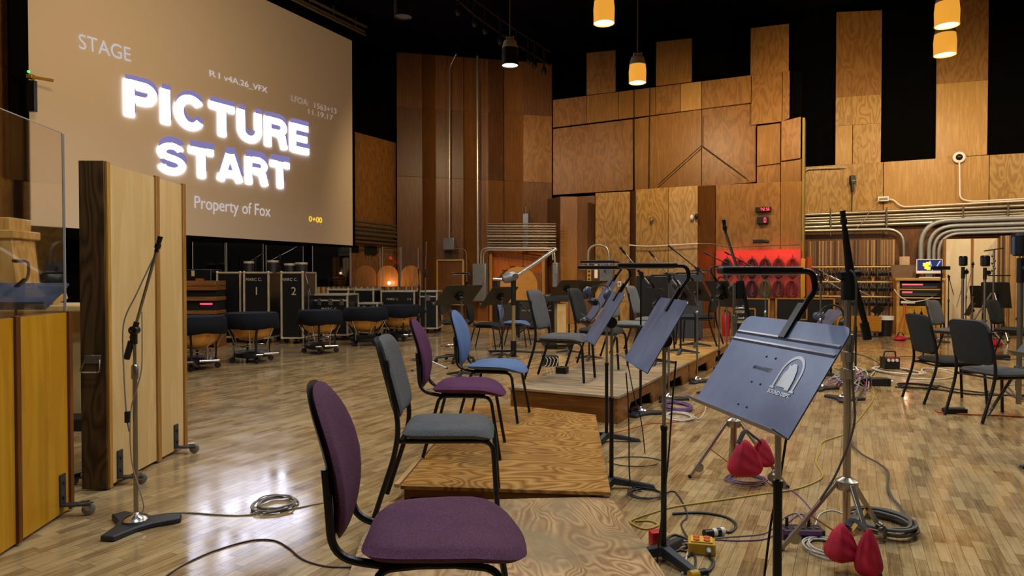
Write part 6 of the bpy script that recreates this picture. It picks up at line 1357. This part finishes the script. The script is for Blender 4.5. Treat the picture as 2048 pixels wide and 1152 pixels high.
def big_mic(label, u, vt, vb, Y, vbase, s, base_rot=.3, lean=0.):
    p = at(u, vb, Y); t = thing('microphone_stand', label, 'microphone stand', (p.x, p.y, 0), 0, 'large studio microphones at the right'); hb = p.z; hm = at(u, vt, Y).z - hb
    MB().bar((0, 0, .1), (0, 0, hb - .2), .022 * s, 12).build('pole', STEEL, t); MB().bar((0, 0, hb - .25), (0, 0, hb - .02), .03 * s, 12).build('swivel_joint', PLASTIC, t)
    w_ = hm * .36; m = MB().lathe([(0, 0), (w_ * .7, 0), (w_, hm * .1), (w_ * 1.02, hm * .9), (w_ * .8, hm), (0, hm)], (0, 0, hb), 20, rotm(0, lean, 0)).build('microphone', mc, t)
    for k in (-1, 1): MB().box((k * w_ * .96, -.01, hb + hm * .45), (.012, w_ * .5, hm * .8)).build('side_rail', plain('blue_steel', '#6f84a0', .3, .8) if 'blue_steel' not in MATS else MATS['blue_steel'], m)
    MB().lathe([(0, -.03), (.04 * s, -.03), (.04 * s, .03), (0, .03)], (.03, -.04, hb - .12), 10, rotm(PI/2, 0, 0)).build('clamp_knob', PLASTIC, t)
    zk = .42
    for i in range(3):
        A_ = base_rot + 2 * PI * i / 3; l_ = MB().bar((.03 * math.cos(A_), .03 * math.sin(A_), zk), (.42 * math.cos(A_), .42 * math.sin(A_), .02), .014 * s, 8).build('leg', STEEL, t); MB().bar((.2 * math.cos(A_), .2 * math.sin(A_), .24), (0, 0, .14), .008, 6).build('brace', STEEL, l_)
    MB().bar((0, 0, zk - .04), (0, 0, zk + .04), .04 * s, 12).build('leg_collar', CHROME, t)
big_mic('large black microphone on a tripod in front of the pale gobo, left of the two', 1926, 512, 532, 13.6, 660, 1.1)
big_mic('large black microphone on a tripod in front of the pale gobo, right of the two', 1970, 511, 533, 13.2, 660, 1.1, .8)
big_mic('large black microphone cut by the right edge of the picture', 2041, 467, 512, 6.4, 720, 1.0, 1.4)
ms(1945, 655, (1941, 527), (1925, 600), 'silver stand with its boom folded down in front of the pale gobo', base='tripod', weight=False, Y=13.9)
ms(1932, 655, (1925, 540), (1905, 615), 'silver boom stand leaning left in front of the pale gobo', base='tripod', weight=False, Y=14.7)
ms(1897, 655, (1898, 553), (1908, 590), 'small black boom stand at the left side of the pale gobo', base='round', weight=False, Y=14.6, pole=BLKMET, boom=BLKMET)
ms(1829, 664, (1829, 610), (1829.4, 640), 'thin silver stand in front of the wooden cabinet, left of the black one', base='round', weight=False, clip=False, Y=14.2)
ms(1843, 664, (1843, 608), (1843.4, 640), 'thin silver stand in front of the wooden cabinet, middle of the group', base='round', weight=False, clip=False, Y=13.6)
ms(1872, 664, (1872, 600), (1872.4, 640), 'thin silver stand in front of the right side of the wooden cabinet', base='round', weight=False, clip=False, Y=14.3)
p = at(1883, 536, 13.5); t = thing('stand_light', 'black stand carrying a flat black bar in front of the monitor', 'stand', (p.x, p.y, 0)); MB().bar((0, 0, .02), (0, 0, p.z), .014).build('pole', BLKMET, t); MB().box((-.03, -.02, p.z), (.36, .05, .07)).build('bar', PLASTIC, t, bevel=.006); MB().lathe([(0, 0), (.16, 0), (.16, .02), (.03, .04), (0, .04)], n=20).build('base', IRON, t)
p = at(1988, 500, 13.9); t = thing('light_stand', 'chrome tripod stand with a crossbar on top in front of the slatted gobo', 'stand', (p.x, p.y, 0)); MB().bar((0, 0, .35), (0, 0, p.z), .02, 12).build('pole', STEEL, t); MB().bar((-.2, 0, p.z - .02), (.2, 0, p.z + .04), .013, 8).build('crossbar', BLKMET, t); MB().bar((-.12, 0, at(1988, 551, 13.9).z), (.34, 0, at(1988, 551, 13.9).z), .013).build('crossbar', BLKMET, t)
zk = at(1988, 586, 13.9).z
for i in range(3): A_ = .4 + 2 * PI * i / 3; l_ = MB().bar((.03 * math.cos(A_), .03 * math.sin(A_), zk), (.52 * math.cos(A_), .52 * math.sin(A_), .02), .016).build('leg', STEEL, t); MB().ell((.52 * math.cos(A_), .52 * math.sin(A_), .02), (.025, .025, .02), 8, 6).build('rubber_foot', RUBBER, l_)
for i in range(8): MB().ell((-.06 + .03 * (i % 3), -.03, p.z - .12 - .05 * i), (.02, .02, .03), 8, 6).build('clip', STEEL, t)
def floor_bag(label, u, v, Y, s=1.):
    p = at(u, 655, Y); o_ = MB()
    def f(rho, ang, side): e = math.sqrt(max(0, 1 - min(1, rho) ** 3)); x, y = rho * math.cos(ang), rho * math.sin(ang); return (x * .22 * s, y * .13 * s, .055 * s + side * .055 * s * e + .03 * s * max(0, side) * math.sin(3 * x + 2) * e)
    t = thing('sandbag', label, 'sandbag', (p.x, p.y, 0), .3, 'red sandbags'); MB().pad(f, 8, 24).build('bag_half', REDBAG, t); MB().tube(spline([(-.08, 0, .10), (-.03, 0, .17), (.04, 0, .16), (.08, 0, .1)], 5), .014, 6, flat=.4).build('strap', MATS['black_webbing'], t)
floor_bag('red sandbag lying on the floor before the left side of the wooden cabinet', 1801, 660, 13.8, .75)
floor_bag('red sandbag lying on the floor before the middle of the wooden cabinet', 1838, 660, 14.3, .6)
floor_bag('red sandbag at the foot of the left large microphone', 1950, 655, 13.0, .9)
floor_bag('red sandbag at the foot of the right large microphone', 1984, 665, 12.6, 1.0)
cable('yellow cable lying on the floor in front of the trash bin', [(1752, 664), (1768, 666), (1782, 662), (1776, 668), (1762, 669), (1790, 664), (1800, 661)], 'yellow', .012)
p = fl(1475, 655); t = thing('fire_extinguisher', 'red fire extinguisher standing below the left end of the red board', 'fire extinguisher', (at(1452, 620, 14.9).x, 14.9, 0))
MB().lathe([(0, 0), (.075, 0), (.08, .02), (.08, .42), (.05, .49), (.025, .52), (0, .52)], n=20).build('cylinder', plain('extinguisher_red', '#c01218', .35), t); MB().box((0, 0, .55), (.05, .12, .04)).build('valve', PLASTIC, t); MB().tube(spline([(0, .05, .55), (.1, .05, .5), (.1, .03, .3), (.09, .0, .15)], 5), .012, 6).build('hose', PLASTIC, t)
p = at(2036, 700, 5.9); ms(2038, 742, (2036, 560), (2038, 690), 'chrome pole stand cut by the right edge of the picture', base='tripod', weight=False, clip=False, Y=7.4)

wg = 'thin dark lines strung on the upper plywood wall'
for pts, lab in (([(1402, 232), (1402, 291)], 'short vertical dark line high on the plywood wall, above the fork'), ([(1402, 291), (1316, 369)], 'left dark line slanting down the plywood wall from the fork'), ([(1402, 291), (1492, 357)], 'right dark line slanting down the plywood wall from the fork'),
                 ([(1267, 178), (1269, 384)], 'left dark cable hanging straight down the plywood wall'), ([(1299, 174), (1297, 380)], 'right dark cable hanging straight down the plywood wall')):
    wall_tube('cable', lab, pts, .011, 1.3, MATS['dark_rail'], wg, 0, cat='cable')
